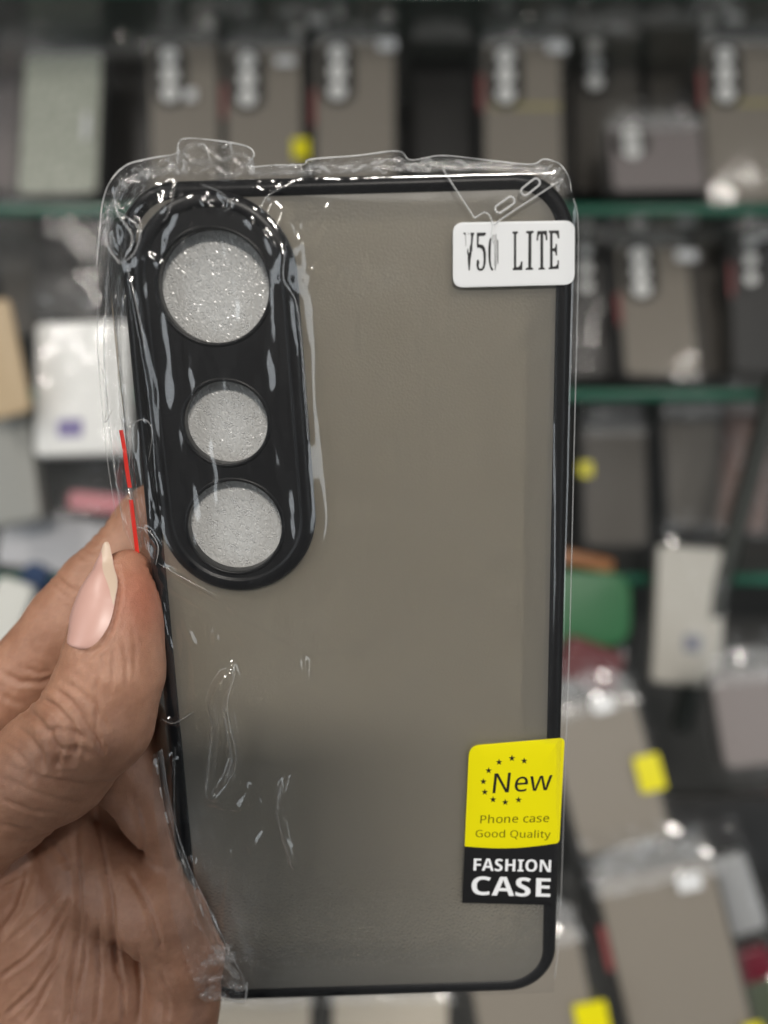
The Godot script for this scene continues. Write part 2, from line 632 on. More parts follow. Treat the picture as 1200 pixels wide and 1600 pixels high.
func build_bag() -> void:
	var bag := thing("plastic_bag", "clear crinkled plastic bag wrapped round the held phone case", "bag", CASE)
	for c in [
		[[[277, 280], [263, 333], [253, 347]], 0.5, 0.5], [[[312, 287], [343, 300], [362, 320], [357, 330], [327, 323], [310, 300]], 0.5, 0.5],
		[[[182, 313], [183, 330], [203, 363], [202, 387], [188, 412]], 0.9, 0.6], [[[188, 412], [170, 387], [160, 340]], 0.8, 0.6],
		[[[183, 330], [213, 350], [218, 363], [210, 393], [190, 412]], 0.9, 0.6], [[[192, 413], [180, 523], [183, 590]], 0.7, 0.7],
		[[[198, 417], [213, 473], [230, 557], [240, 610], [246, 700], [251, 790]], 0.9, 0.9], [[[213, 403], [240, 403], [263, 420], [277, 437]], 0.35, 0.45],
		[[[436, 400], [438, 500], [440, 620]], 0.5, 1.3], [[[447, 377], [443, 437], [463, 473], [473, 557], [483, 703]], 0.6, 0.6],
		[[[407, 333], [417, 307], [463, 283]], 0.5, 0.5], [[[464, 408], [475, 351], [521, 316]], 0.45, 0.6], [[[475, 395], [505, 345], [528, 320]], 0.3, 0.6],
		[[[552, 328], [548, 374], [529, 450]], 0.4, 0.7], [[[575, 322], [571, 374], [577, 420]], 0.3, 0.8], [[[460, 440], [495, 420], [530, 412]], 0.2, 0.5],
		[[[202, 727], [207, 663], [227, 657], [237, 673]], 0.5, 0.5], [[[205, 823], [230, 830], [247, 853], [243, 883]], 0.6, 0.5], [[[225, 690], [232, 760], [236, 830]], 0.5, 0.6],
		[[[247, 880], [300, 910], [337, 927], [400, 950]], 0.5, 0.7], [[[258, 914], [252, 938], [258, 983], [272, 1028]], 0.45, 0.5],
		[[[258, 914], [299, 938], [353, 974], [375, 997], [416, 1055], [430, 1078], [452, 1132], [479, 1222]], 0.22, 0.6],
		[[[292, 889], [348, 943], [411, 979], [479, 1015], [560, 1010]], 0.3, 0.7], [[[288, 970], [308, 1015]], 0.35, 0.4], [[[335, 979], [337, 1013]], 0.5, 0.35],
		[[[364, 1040], [339, 1073], [331, 1100], [337, 1132], [326, 1253]], 1.3, 0.6], [[[364, 1040], [366, 1055], [355, 1105], [369, 1186], [357, 1222], [328, 1253]], 1.3, 0.7],
		[[[350, 1060], [345, 1085]], 0.6, 0.7], [[[328, 1256], [366, 1235], [387, 1226], [389, 1240], [375, 1262], [330, 1256]], 0.6, 0.5], [[[252, 1123], [272, 1130], [303, 1112]], 0.8, 0.6],
		[[[420, 1006], [424, 1020]], 0.5, 0.6], [[[447, 1213], [438, 1271], [452, 1321], [463, 1361]], 1.1, 0.7], [[[450, 1213], [459, 1312], [463, 1352]], 0.5, 0.5],
		[[[475, 1015], [477, 1090], [479, 1172]], 0.4, 0.5], [[[384, 1285], [393, 1330], [416, 1298], [409, 1240]], 0.4, 0.5], [[[366, 1316], [355, 1397], [348, 1456]], 0.5, 0.5],
		[[[274, 1168], [272, 1258], [276, 1285]], 0.7, 0.6], [[[434, 1442], [420, 1496]], 0.35, 0.5], [[[365, 1105], [405, 1100], [430, 1110]], 0.35, 0.6], [[[300, 1330], [318, 1400], [350, 1480]], 0.5, 0.6],
		[[[640, 545], [655, 560]], 0.14, 1.2], [[[655, 850], [672, 860]], 0.14, 0.9], [[[540, 700], [560, 900]], 0.15, 1.6], [[[330, 560], [345, 590]], 0.25, 0.6], [[[860, 640], [862, 900], [856, 1100]], 0.3, 0.7],
		[[[300, 320], [270, 372], [250, 430]], 0.5, 0.7], [[[380, 338], [420, 372], [436, 410]], 0.45, 0.6], [[[265, 470], [276, 560], [282, 640]], 0.35, 1.0], [[[300, 575], [310, 600]], 0.25, 0.5]]:
		crease(c[0], c[1], c[2])
	var left := line2([[386, 1566], [353, 1475], [322, 1411], [299, 1362], [277, 1299], [263, 1240], [252, 1150], [240, 1060], [222, 960], [203, 890], [186, 840], [172, 790], [160, 720], [150, 640], [146, 560], [150, 430], [160, 330], [184, 268]])
	var right := line2([[866, 1552], [874, 1440], [882, 1200], [888, 1000], [895, 700], [901, 450], [904, 360], [893, 276]])
	var bottom := line2([[386, 1566], [500, 1562], [700, 1558], [866, 1552]])
	var top := line2([[184, 268], [260, 263], [330, 270], [400, 266], [480, 266], [560, 262], [640, 256], [700, 258], [800, 262], [860, 264], [893, 276]])
	var nu := 190
	var nv := 340
	var v := PackedVector3Array()
	v.resize(nu * nv)
	var ls := []
	var rs := []
	var bs := []
	var ts := []
	for j in nv:
		ls.append(poly_at(left, j / (nv - 1.0)))
		rs.append(poly_at(right, j / (nv - 1.0)))
	for i in nu:
		bs.append(poly_at(bottom, i / (nu - 1.0)))
		ts.append(poly_at(top, i / (nu - 1.0)))
	for j in nv:
		var t := j / (nv - 1.0)
		for i in nu:
			var s := i / (nu - 1.0)
			var l: Vector2 = ls[j]
			var r: Vector2 = rs[j]
			var b: Vector2 = bs[i]
			var u: Vector2 = ts[i]
			var p := l * (1 - s) + r * s + b * (1 - t) + u * t - (left[0] * (1 - s) * (1 - t) + right[0] * s * (1 - t) + left[-1] * (1 - s) * t + right[-1] * s * t)
			v[j * nu + i] = Vector3(p.x, p.y, film_height(p)) * MM
	var skin := v.duplicate()
	var both := grid_idx(nu, nv)
	for p in v:
		skin.append(p - Vector3(0, 0, 0.00005))
	for k in range(0, (nu - 1) * (nv - 1) * 6, 3):
		both.append_array([both[k] + nu * nv, both[k + 2] + nu * nv, both[k + 1] + nu * nv])
	part(bag, "front_sheet", smooth_mesh(skin, both), M.film)
	# back sheet, behind the case, reaching past its left and upper edges
	v = PackedVector3Array()
	for j in 60:
		for i in 30:
			var s := i / 29.0
			var t := j / 59.0
			var l := poly_at(left, t)
			var r := poly_at(right, t)
			var p := l.lerp(r, s) + Vector2(0, 1.5 * t)
			v.append(Vector3(p.x + 1.0 - s, p.y, -11.2 + 7.0 * maxf(0, 1 - s * 12.0) + 0.5 * noise.get_noise_2d(p.x * 0.12 + 9, p.y * 0.12)) * MM)
	part(bag, "back_sheet", smooth_mesh(v, grid_idx(30, 60)), M.film)
	# crumpled seal along the top: pairs of upper and lower points
	var pairs := [[[150, 420], [163, 420]], [[156, 360], [170, 360]], [[160, 318], [180, 322]], [[172, 284], [196, 297]], [[198, 258], [215, 285]], [[238, 247], [245, 278]], [[274, 240], [268, 272]], [[279, 224], [280, 272]], [[292, 216], [300, 272]], [[340, 220], [340, 276]], [[386, 229], [370, 276]], [[397, 243], [392, 274]], [[388, 260], [405, 276]], [[430, 258], [430, 274]], [[474, 257], [474, 274]], [[486, 249], [496, 272]], [[560, 243], [560, 272]], [[622, 236], [622, 268]], [[642, 250], [642, 268]], [[690, 243], [690, 268]], [[760, 250], [760, 266]], [[828, 257], [828, 268]], [[850, 249], [842, 274]], [[874, 256], [852, 282]], [[888, 276], [866, 292]], [[893, 300], [880, 308]]]
	var up := []
	var down := []
	for p in pairs:
		up.append(Vector3(p[0][0], p[0][1], 0))
		down.append(Vector3(p[1][0], p[1][1], 0))
	up = smooth_line(up, 16)
	down = smooth_line(down, 16)
	v = PackedVector3Array()
	var rows := 15
	for j in rows:
		for i in up.size():
			var q: Vector3 = down[i].lerp(up[i], j / (rows - 1.0))
			var w := cs(q.x, q.y, 0.5)
			var high := 0.8 - 3.2 * j / (rows - 1.0) + 2.2 * noise.get_noise_2d(w.x * 260, w.y * 420) + 2.4 * absf(noise.get_noise_2d(w.x * 420 + 7, w.y * 700)) + 0.3 * noise.get_noise_2d(w.x * 1100, w.y * 1500)
			v.append(cs(q.x, q.y, high))
	part(bag, "top_seal", smooth_mesh(v, grid_idx(up.size(), rows)), M.film_crumpled)
	var upper := []
	for k in range(0, up.size(), 5):
		upper.append(cs(up[k].x, up[k].y, -2.4 + 1.2 * noise.get_noise_2d(k * 0.31, 4)))
	for k in range(0, upper.size() - 6, 9):      # the cut edge shows in stretches
		part(bag, "cut_edge", tube(upper.slice(k, mini(k + 11, upper.size())), rng.randf_range(0.07, 0.15) * MM, 5), M.edge)
	for k in 70:
		var i := rng.randi_range(4, up.size() - 12)
		var s := rng.randf_range(0.05, 0.85)
		var run := []
		for m in 4:
			var q: Vector3 = down[i + 2 * m].lerp(up[i + 2 * m], clampf(s + m * rng.randf_range(-0.14, 0.14), 0, 1))
			run.append(cs(q.x, q.y, 1.6 - 3.0 * s + rng.randf_range(-0.5, 0.7)))
		part(bag, "fold", tube(run, rng.randf_range(0.09, 0.26) * MM, 7), M.fold)
	for k in 3:      # the hem rolled up along the top
		var run := []
		for i in range(10 + 30 * k, up.size() - 6, 7):
			var q: Vector3 = down[i].lerp(up[i], clampf(0.22 + 0.2 * k + 0.3 * noise.get_noise_2d(i * 0.05, 30.0 * k), 0, 1))
			run.append(cs(q.x, q.y, 0.4 - 0.6 * k))
		part(bag, "fold", tube(run, (0.5 - 0.08 * k) * MM, 9, false), M.film_crumpled)
	# folds where the film is doubled: rolled lines that catch the lamps
	for c in [[[[182, 313], [183, 332], [205, 365], [203, 388], [188, 412]], 0.22], [[[160, 340], [170, 387], [188, 412]], 0.22], [[[183, 330], [213, 350], [219, 365], [210, 395], [190, 412]], 0.18], [[[163, 345], [155, 430], [152, 520], [158, 620], [168, 720], [182, 810]], 0.12], [[[172, 380], [165, 480], [163, 560], [170, 660], [180, 740], [194, 830]], 0.14], [[[183, 540], [186, 610], [192, 680], [205, 790], [213, 862]], 0.12], [[[152, 560], [160, 580], [168, 625], [164, 660], [176, 640]], 0.12], [[[198, 417], [212, 470], [228, 550]], 0.12], [[[205, 823], [230, 828], [247, 853], [243, 883]], 0.13], [[[202, 727], [206, 668], [226, 656], [238, 674], [232, 720]], 0.1], [[[364, 1040], [367, 1055], [355, 1105], [369, 1186], [356, 1222], [328, 1253]], 0.05], [[[247, 880], [290, 905], [337, 930]], 0.07], [[[252, 1123], [272, 1130], [303, 1112]], 0.09], [[[447, 377], [443, 437], [463, 473], [473, 557], [484, 703]], 0.08], [[[312, 287], [343, 300], [362, 320], [350, 330]], 0.08], [[[277, 280], [263, 333], [253, 347]], 0.07], [[[407, 333], [417, 307], [463, 283]], 0.09], [[[274, 1168], [272, 1258], [276, 1285]], 0.07]]:
		var run := []
		for p in c[0]:
			run.append(on_film(p[0], p[1]))
		part(bag, "fold", tube(run, c[1] * MM), M.fold)
	# left margin: loose pleats between the case and the bag's side seam
	for k in 3:
		v = PackedVector3Array()
		var pl := line2([[184 + 6 * k, 275], [162 + 5 * k, 340], [152 + 5 * k, 430], [148 + 6 * k, 560], [152 + 6 * k, 640], [163 + 6 * k, 720], [176 + 5 * k, 800], [196 + 3 * k, 862]])
		for j in 90:
			var p := poly_at(pl, j / 89.0)
			for i in 7:
				var x := p.x + i * (0.55 + 0.1 * k)
				v.append(Vector3(x, p.y, -3.6 + 1.2 * k + 1.1 * sin(i * 1.25 + k) + 1.4 * noise.get_noise_3d(x * 0.5, p.y * 0.14, k * 5.0)) * MM)
		part(bag, "pleat", smooth_mesh(v, grid_idx(7, 90)), M.film)
	# the red printed tear line on the seam, broken in two
	for s in [[[189, 672], [194, 700], [199, 738], [203, 762]], [[204.5, 781], [208, 810], [212, 842], [214.5, 864]]]:
		v = PackedVector3Array()
		for p in smooth_line([Vector3(s[0][0], s[0][1], 0), Vector3(s[1][0], s[1][1], 0), Vector3(s[2][0], s[2][1], 0), Vector3(s[3][0], s[3][1], 0)]):
			for i in 2:
				v.append(on_film(p.x - 3.2 + 6.4 * i, p.y, 0.35))
		part(bag, "tear_strip", smooth_mesh(v, grid_idx(2, v.size() / 2)), M.red)
	# hanging tab folded down over the upper right corner, with two slots
	var tab := [[692, 264], [715, 300], [742, 341], [756, 332], [765, 337], [770, 350], [800, 331], [840, 305], [872, 284], [850, 270], [770, 263]]
	var poly := PackedVector2Array()
	var slot_a := slot_px(789, 320, 14, 6.5, -0.62)
	var slot_b := slot_px(829, 292, 14, 6.5, -0.68)
	for p in tab:
		poly.append(Vector2(p[0], p[1]))
	var tri := Geometry2D.triangulate_polygon(poly)
	v = PackedVector3Array()
	for p in poly:
		v.append(cs(p.x, p.y, 1.5 + 0.004 * (300 - p.y)))
	var flap := part(bag, "hang_tab", faceted(v, tri), M.film)
	for run_px in [[[692, 264], [715, 300], [742, 341]], [[742, 341], [756, 332], [765, 337], [770, 352], [768, 368], [772, 380]], [[772, 350], [800, 331], [840, 305], [872, 284]]]:
		var run := []
		for p in run_px:
			run.append(cs(p[0], p[1], 1.55 + 0.004 * (300 - p[1])))
		part(flap, "cut_edge", tube(run, 0.00010, 5, false), M.edge)
	for s in [slot_a, slot_b]:
		var run := []
		for p in s:
			run.append(cs(p.x, p.y, 1.55 + 0.004 * (300 - p.y)))
		part(flap, "slot_edge", tube(run, 0.00015, 5, false), M.edge)
	# lower left: the bag's corner drawn out over the palm and crumpled at its end
	var inner := [[386, 1564], [380, 1530], [353, 1475], [322, 1411], [299, 1362], [277, 1299], [263, 1240], [253, 1170]]
	var outer := [[312, 1556], [298, 1528], [284, 1478], [268, 1420], [257, 1360], [246, 1300], [240, 1240], [238, 1180]]
	var a := []
	var b := []
	for k in inner.size():
		a.append(Vector3(inner[k][0], inner[k][1], 0))
		b.append(Vector3(outer[k][0], outer[k][1], 0))
	a = smooth_line(a, 10)
	b = smooth_line(b, 10)
	v = PackedVector3Array()
	for i in a.size():
		for j in 26:
			var q: Vector3 = a[i].lerp(b[i], j / 25.0)
			var w := cs(q.x, q.y, 2)
			var crush := smoothstep(1440.0, 1530.0, q.y)
			var high := 3.4 + 8.6 * smoothstep(0.0, 0.5, j / 25.0) * (1 - 0.35 * crush) + (0.5 + 1.8 * crush) * noise.get_noise_2d(w.x * (260 + 300 * crush), w.y * (200 + 700 * crush)) + crush * 2.2 * absf(noise.get_noise_2d(w.x * 700, w.y * 900))
			v.append(cs(q.x, q.y, high))
	part(bag, "corner_flap", smooth_mesh(v, grid_idx(26, a.size())), M.film_crumpled)
	var run := []
	for p in a:
		run.append(cs(p.x, p.y, 3.6))
	part(bag, "fold", tube(run, 0.00011, 6, false), M.fold)
	run = []
	for p in [[386, 1535], [385, 1552], [380, 1565], [355, 1562], [330, 1563], [314, 1556]]:
		run.append(cs(p[0], p[1], 2.6))
	part(bag, "cut_edge", tube(run, 0.00014, 5, false), M.edge)
	run = []
	for p in [[896, 310], [903, 345], [903, 450], [897, 700], [890, 1000], [883, 1200], [875, 1440], [867, 1528]]:
		run.append(cs(p[0], p[1], -0.6))
	part(bag, "fold", tube(run, 0.00016, 6, false), M.fold)
	for k in 9:
		var c := Vector2(rng.randf_range(316, 372), 1478 + 80.0 * k / 8)
		c.x = clampf(c.x, 306 + (c.y - 1470) * 0.2, 346 + (c.y - 1475) * 0.45)
		var dir := Vector2.from_angle(rng.randf_range(-0.6, 0.6)) * rng.randf_range(6, 12)
		run = []
		for m in 5:
			var q := c + dir * (m - 2) + Vector2(0, 5.0 * sin(m * 0.8 + k))
			run.append(cs(q.x, q.y, 9.5 + rng.randf_range(-1, 1.5)))
		part(bag, "fold", tube(run, rng.randf_range(0.5, 1.0) * MM, 10), M.film_crumpled)
	# short welds printed along the drawn-out corner
	for s in [[245, 1193, 247, 1211], [250, 1230, 253, 1247], [258, 1268, 263, 1287], [284, 1341, 291, 1356], [300, 1372, 306, 1392], [312, 1412, 318, 1432]]:
		run = [cs(s[0], s[1], 11.8), cs((s[0] + s[2]) / 2.0, (s[1] + s[3]) / 2.0, 12.0), cs(s[2], s[3], 11.8)]
		part(bag, "weld", tube(run, 0.00022, 5), M.fold)


func slot_px(x: float, y: float, half: float, r: float, turn: float) -> PackedVector2Array:
	var l := PackedVector2Array()
	for i in 25:
		var a := TAU * i / 24.0
		var p := Vector2(cos(a) * r + signf(cos(a)) * half * 0.75, sin(a) * r)
		l.append(Vector2(x, y) + p.rotated(turn))
	return l


# the phone that takes the picture: its lens is where the camera stands, its body below and to the left, so that it shades the palm
func build_smartphone() -> void:
	var t := thing("smartphone", "dark smartphone held in front of the case to photograph it", "phone", Transform3D(Basis(), EYE + Vector3(-0.0210, -0.068, 0.003)))
	part(t, "body", slab(0.0780, 0.1580, 0.0078, 0.0105, 0.0012), M.black)
	part(t, "screen", slab(0.0750, 0.1550, 0.0004, 0.0095, 0.0001), M.ink, Transform3D(Basis(), Vector3(0, 0, 0.0078)))


# ------------------------------------------------------------------ stickers and their print

func poly_mesh(pts: PackedVector2Array, place: Callable) -> ArrayMesh:
	var v := PackedVector3Array()
	for p in pts:
		v.append(place.call(p))
	var idx := Geometry2D.triangulate_polygon(pts)
	return smooth_mesh(v, idx)


func text_mesh(text: String, bl: Vector2, br: Vector2, tl: Vector2, weight: int, place: Callable) -> ArrayMesh:     # the word's own box laid on a parallelogram of photo pixels
	var f := SystemFont.new()
	f.font_names = PackedStringArray(["Droid Sans"])
	f.font_weight = weight
	var t := TextMesh.new()
	t.text = text
	t.font = f
	t.font_size = 64
	t.pixel_size = 0.01
	t.depth = 0.0
	t.curve_step = 1.0
	var arr := t.get_mesh_arrays()
	var v: PackedVector3Array = arr[Mesh.ARRAY_VERTEX]
	var idx: PackedInt32Array = arr[Mesh.ARRAY_INDEX]
	var lo := Vector3(1e9, 1e9, 0)
	var hi := Vector3(-1e9, -1e9, 0)
	for p in v:
		lo = lo.min(p)
		hi = hi.max(p)
	var w := PackedVector3Array()
	for p in v:
		var s := (p.x - lo.x) / (hi.x - lo.x)
		var u := (p.y - lo.y) / (hi.y - lo.y)
		w.append(place.call(bl + (br - bl) * s + (tl - bl) * u))
	return smooth_mesh(w, idx)


func rounded_quad(c: Array, r: Array, per := 7) -> PackedVector2Array:      # corners in order, each with its own rounding in pixels
	var l := PackedVector2Array()
	for k in 4:
		var p: Vector2 = c[k]
		var a: Vector2 = p + (c[(k + 3) % 4] - p).normalized() * r[k]
		var b: Vector2 = p + (c[(k + 1) % 4] - p).normalized() * r[k]
		for i in per + 1:
			var t := float(i) / per
			l.append(a.lerp(p, t).lerp(p.lerp(b, t), t))
	return l


func sheet(outline: PackedVector2Array, place: Callable, thick := 0.07) -> ArrayMesh:     # a sticker: face, back and cut edge; place(p, lift mm)
	var v := PackedVector3Array()
	var idx := PackedInt32Array()
	var mid := Vector2.ZERO
	for p in outline:
		mid += p / outline.size()
	var n := outline.size()
	var rings := 10
	for k in rings + 1:
		for p in outline:
			v.append(place.call(mid.lerp(p, 1.0 - float(k) / (rings + 0.001)), 0.0))
	for k in rings:
		for i in n:
			var a := k * n + i
			var b := k * n + (i + 1) % n
			idx.append_array([a, b, a + n, b, b + n, a + n])
	var first := v.size()
	for p in outline:
		v.append(place.call(p, -thick))
	for i in n:
		var j := (i + 1) % n
		idx.append_array([i, first + i, j, j, first + i, first + j])
	return smooth_mesh(v, idx)


func build_stickers() -> void:
	# white size sticker; zoomed pixel coordinates of its print
	var z := func(p: Vector2) -> Vector2: return Vector2(690, 240) + p / 5.4545
	var lay := func(p: Vector2, lift: float) -> Vector3:
		var e := smoothstep(880.0, 900.0, p.x)
		return cs(p.x, p.y, 0.98 + lift - 0.4 * e)
	var t := thing("sticker", "white rounded sticker reading V50 LITE on the bag's upper corner", "sticker", CASE, "stickers on the held bag")
	var q := rounded_quad([z.call(Vector2(97, 588)), z.call(Vector2(97, 1142)), z.call(Vector2(1133, 1116)), z.call(Vector2(1136, 570))], [17, 17, 17, 17])
	part(t, "paper", sheet(q, lay), M.white_paper)
	var ink := func(p: Vector2) -> Vector3: return lay.call(z.call(p), 0.035)
	var glyphs := [
		# V, its left stroke mostly missing
		[[185, 674], [206, 674], [206, 690], [200, 700], [196, 688], [186, 686]], [[202, 700], [206, 700], [208, 792], [205, 790]], [[226, 676], [232, 676], [231, 692], [227, 690]],
		[[246, 674], [280, 674], [276, 690], [270, 700], [262, 790], [262, 830], [256, 836], [252, 880], [248, 890], [240, 994], [230, 996], [222, 900], [224, 870], [217, 850], [218, 812], [226, 812], [230, 850], [238, 840], [240, 790], [248, 776], [252, 700], [246, 690]],
		# 5
		[[300, 674], [376, 672], [378, 690], [360, 702], [318, 704], [316, 772], [300, 786]], [[300, 786], [316, 772], [352, 778], [370, 804], [378, 850], [376, 930], [366, 976], [346, 998], [322, 1000], [304, 986], [296, 950], [300, 908], [314, 904], [322, 924], [316, 956], [324, 980], [342, 978], [354, 954], [358, 900], [354, 840], [342, 812], [320, 802], [304, 804]],
		# 0, streaked on its right
		[[412, 722], [424, 716], [422, 740], [420, 800], [418, 900], [424, 960], [440, 984], [438, 1000], [420, 990], [406, 950], [398, 880], [398, 800], [404, 750]], [[436, 690], [440, 690], [440, 730], [437, 726]], [[450, 690], [453, 690], [454, 960], [450, 950]], [[462, 680], [466, 690], [466, 940], [458, 996], [452, 990], [460, 940]], [[474, 730], [482, 740], [483, 930], [478, 950], [475, 900]],
		# L
		[[604, 664], [650, 662], [650, 678], [636, 688], [636, 966], [652, 968], [670, 950], [676, 920], [690, 918], [688, 992], [606, 994], [606, 980], [616, 974], [616, 686], [604, 680]],
		# I
		[[720, 660], [786, 658], [786, 672], [766, 684], [764, 968], [780, 976], [780, 990], [716, 992], [716, 980], [738, 970], [740, 684], [720, 674]],
		# T
		[[816, 660], [898, 656], [902, 738], [888, 738], [884, 700], [870, 684], [866, 684], [866, 968], [880, 976], [880, 988], [826, 990], [826, 978], [842, 970], [842, 686], [834, 690], [826, 704], [822, 740], [808, 740]],
		# E
		[[914, 656], [1000, 654], [1004, 722], [990, 722], [984, 694], [970, 678], [946, 680], [946, 806], [962, 806], [970, 790], [972, 770], [984, 770], [984, 868], [972, 868], [970, 846], [960, 832], [946, 832], [946, 962], [972, 960], [986, 940], [988, 910], [1000, 910], [998, 982], [912, 986], [912, 974], [924, 966], [924, 680], [914, 672]]]
	var names := ["letter_v", "letter_v", "letter_v", "letter_v", "digit_five", "digit_five", "digit_zero", "digit_zero", "digit_zero", "digit_zero", "digit_zero", "letter_l", "letter_i", "letter_t", "letter_e"]
	for k in glyphs.size():
		var p := PackedVector2Array()
		for c in glyphs[k]:
			p.append(Vector2(c[0], c[1]))
		part(t, names[k], poly_mesh(p, ink), M.ink)
	# yellow and black sticker
	var lay2 := func(p: Vector2, lift: float) -> Vector3:
		var e := smoothstep(852.0, 884.0, p.x)
		return cs(p.x, p.y, 1.05 + lift - 0.55 * e)
	var t2 := thing("sticker", "yellow and black sticker reading New and FASHION CASE on the held bag", "sticker", CASE, "stickers on the held bag")
	q = rounded_quad([Vector2(733, 1165), Vector2(726, 1322.5), Vector2(874, 1318), Vector2(882.5, 1152.5)], [17, 0.5, 8, 9])
	var sag := PackedVector2Array()      # the yellow field's lower edge sags a little
	for k in q.size():
		sag.append(q[k])
		if k == 15:
			for i in range(1, 16):
				var u := i / 16.0
				sag.append(q[15].lerp(q[16], u) + Vector2(0, 5.0 * sin(PI * u)))
	part(t2, "yellow_field", sheet(sag, lay2), M.yellow)
	part(t2, "black_field", sheet(rounded_quad([Vector2(726.5, 1316), Vector2(722, 1411), Vector2(866, 1414.5), Vector2(873, 1310)], [0.5, 0.5, 2, 0.5]), func(p: Vector2, lift: float) -> Vector3: return lay2.call(p, lift - 0.06)), M.ink)
	var print2 := func(p: Vector2) -> Vector3: return lay2.call(p, 0.04)
	part(t2, "word_new", text_mesh("New", Vector2(769.5, 1239.8), Vector2(861, 1234.5), Vector2(772.8, 1208.6), 400, print2), M.ink)
	part(t2, "words_phone_case", text_mesh("Phone case", Vector2(750.2, 1286.8), Vector2(857.7, 1284.6), Vector2(751.2, 1273.2), 400, print2), M.olive_ink)
	part(t2, "words_good_quality", text_mesh("Good Quality", Vector2(742.8, 1312), Vector2(860, 1313.2), Vector2(743.5, 1296), 400, print2), M.olive_ink)
	part(t2, "word_fashion", text_mesh("FASHION", Vector2(739.6, 1360.5), Vector2(860.6, 1363), Vector2(740.5, 1341), 600, print2), M.white_ink)
	part(t2, "word_case", text_mesh("CASE", Vector2(736.5, 1398.8), Vector2(859.6, 1402), Vector2(737.4, 1368.8), 600, print2), M.white_ink)
	for s in [[440, 280], [551, 247], [657, 270], [350, 353], [305, 448], [317, 538], [388, 603], [493, 626], [608, 606]]:
		var star := PackedVector2Array()
		var c: Vector2 = Vector2(700, 1140) + Vector2(s[0], s[1]) / 5.515
		for i in 10:
			star.append(c + Vector2.from_angle(-PI / 2 + TAU * i / 10.0) * (5.4 if i % 2 == 0 else 2.2))
		part(t2, "star", poly_mesh(star, print2), M.ink)


# ------------------------------------------------------------------ the hand

var bones := []       # [group, a (mm from the eye), b, ra, rb]
const CELL := 0.55


func hp(b: Array) -> Vector3:      # photo pixel and depth in mm -> mm from the eye
	return Vector3((b[0] - 600.0) / F * b[2], (800.0 - b[1]) / F * b[2], -b[2])


func chain(group: int, joints: Array) -> void:
	for k in joints.size() - 1:
		bones.append([group, hp(joints[k]), hp(joints[k + 1]), joints[k][3], joints[k + 1][3]])


func hand_sdf(p: Vector3, of: Array) -> float:
	var d0 := 1e3
	var d1 := 1e3
	var d2 := 1e3
	for b in of:
		var a: Vector3 = b[1]
		var ab: Vector3 = b[2] - a
		var t := clampf((p - a).dot(ab) / ab.length_squared(), 0.0, 1.0)
		var d: float = (p - a - ab * t).length() - lerpf(b[3], b[4], t)
		if b[0] == 0:
			d0 = smin(d0, d, 3.5)
		elif b[0] == 1:
			d1 = smin(d1, d, 3.0)
		else:
			d2 = smin(d2, d, 2.6)
	return smin(smin(d0, d2, 1.2), d1, 0.8)


func near_bones(p: Vector3, reach: float) -> Array:
	var ds := []
	var least := 1e9
	for b in bones:
		var ab: Vector3 = b[2] - b[1]
		var t := clampf((p - b[1]).dot(ab) / ab.length_squared(), 0.0, 1.0)
		var d: float = (p - b[1] - ab * t).length() - lerpf(b[3], b[4], t)
		ds.append(d)
		least = minf(least, d)
	var out := []
	for k in bones.size():
		if ds[k] < least + 2 * reach + 4.0:
			out.append(bones[k])
	return out


func smin(a: float, b: float, k: float) -> float:
	var h := maxf(k - absf(a - b), 0.0) / k
	return minf(a, b) - h * h * k * 0.25


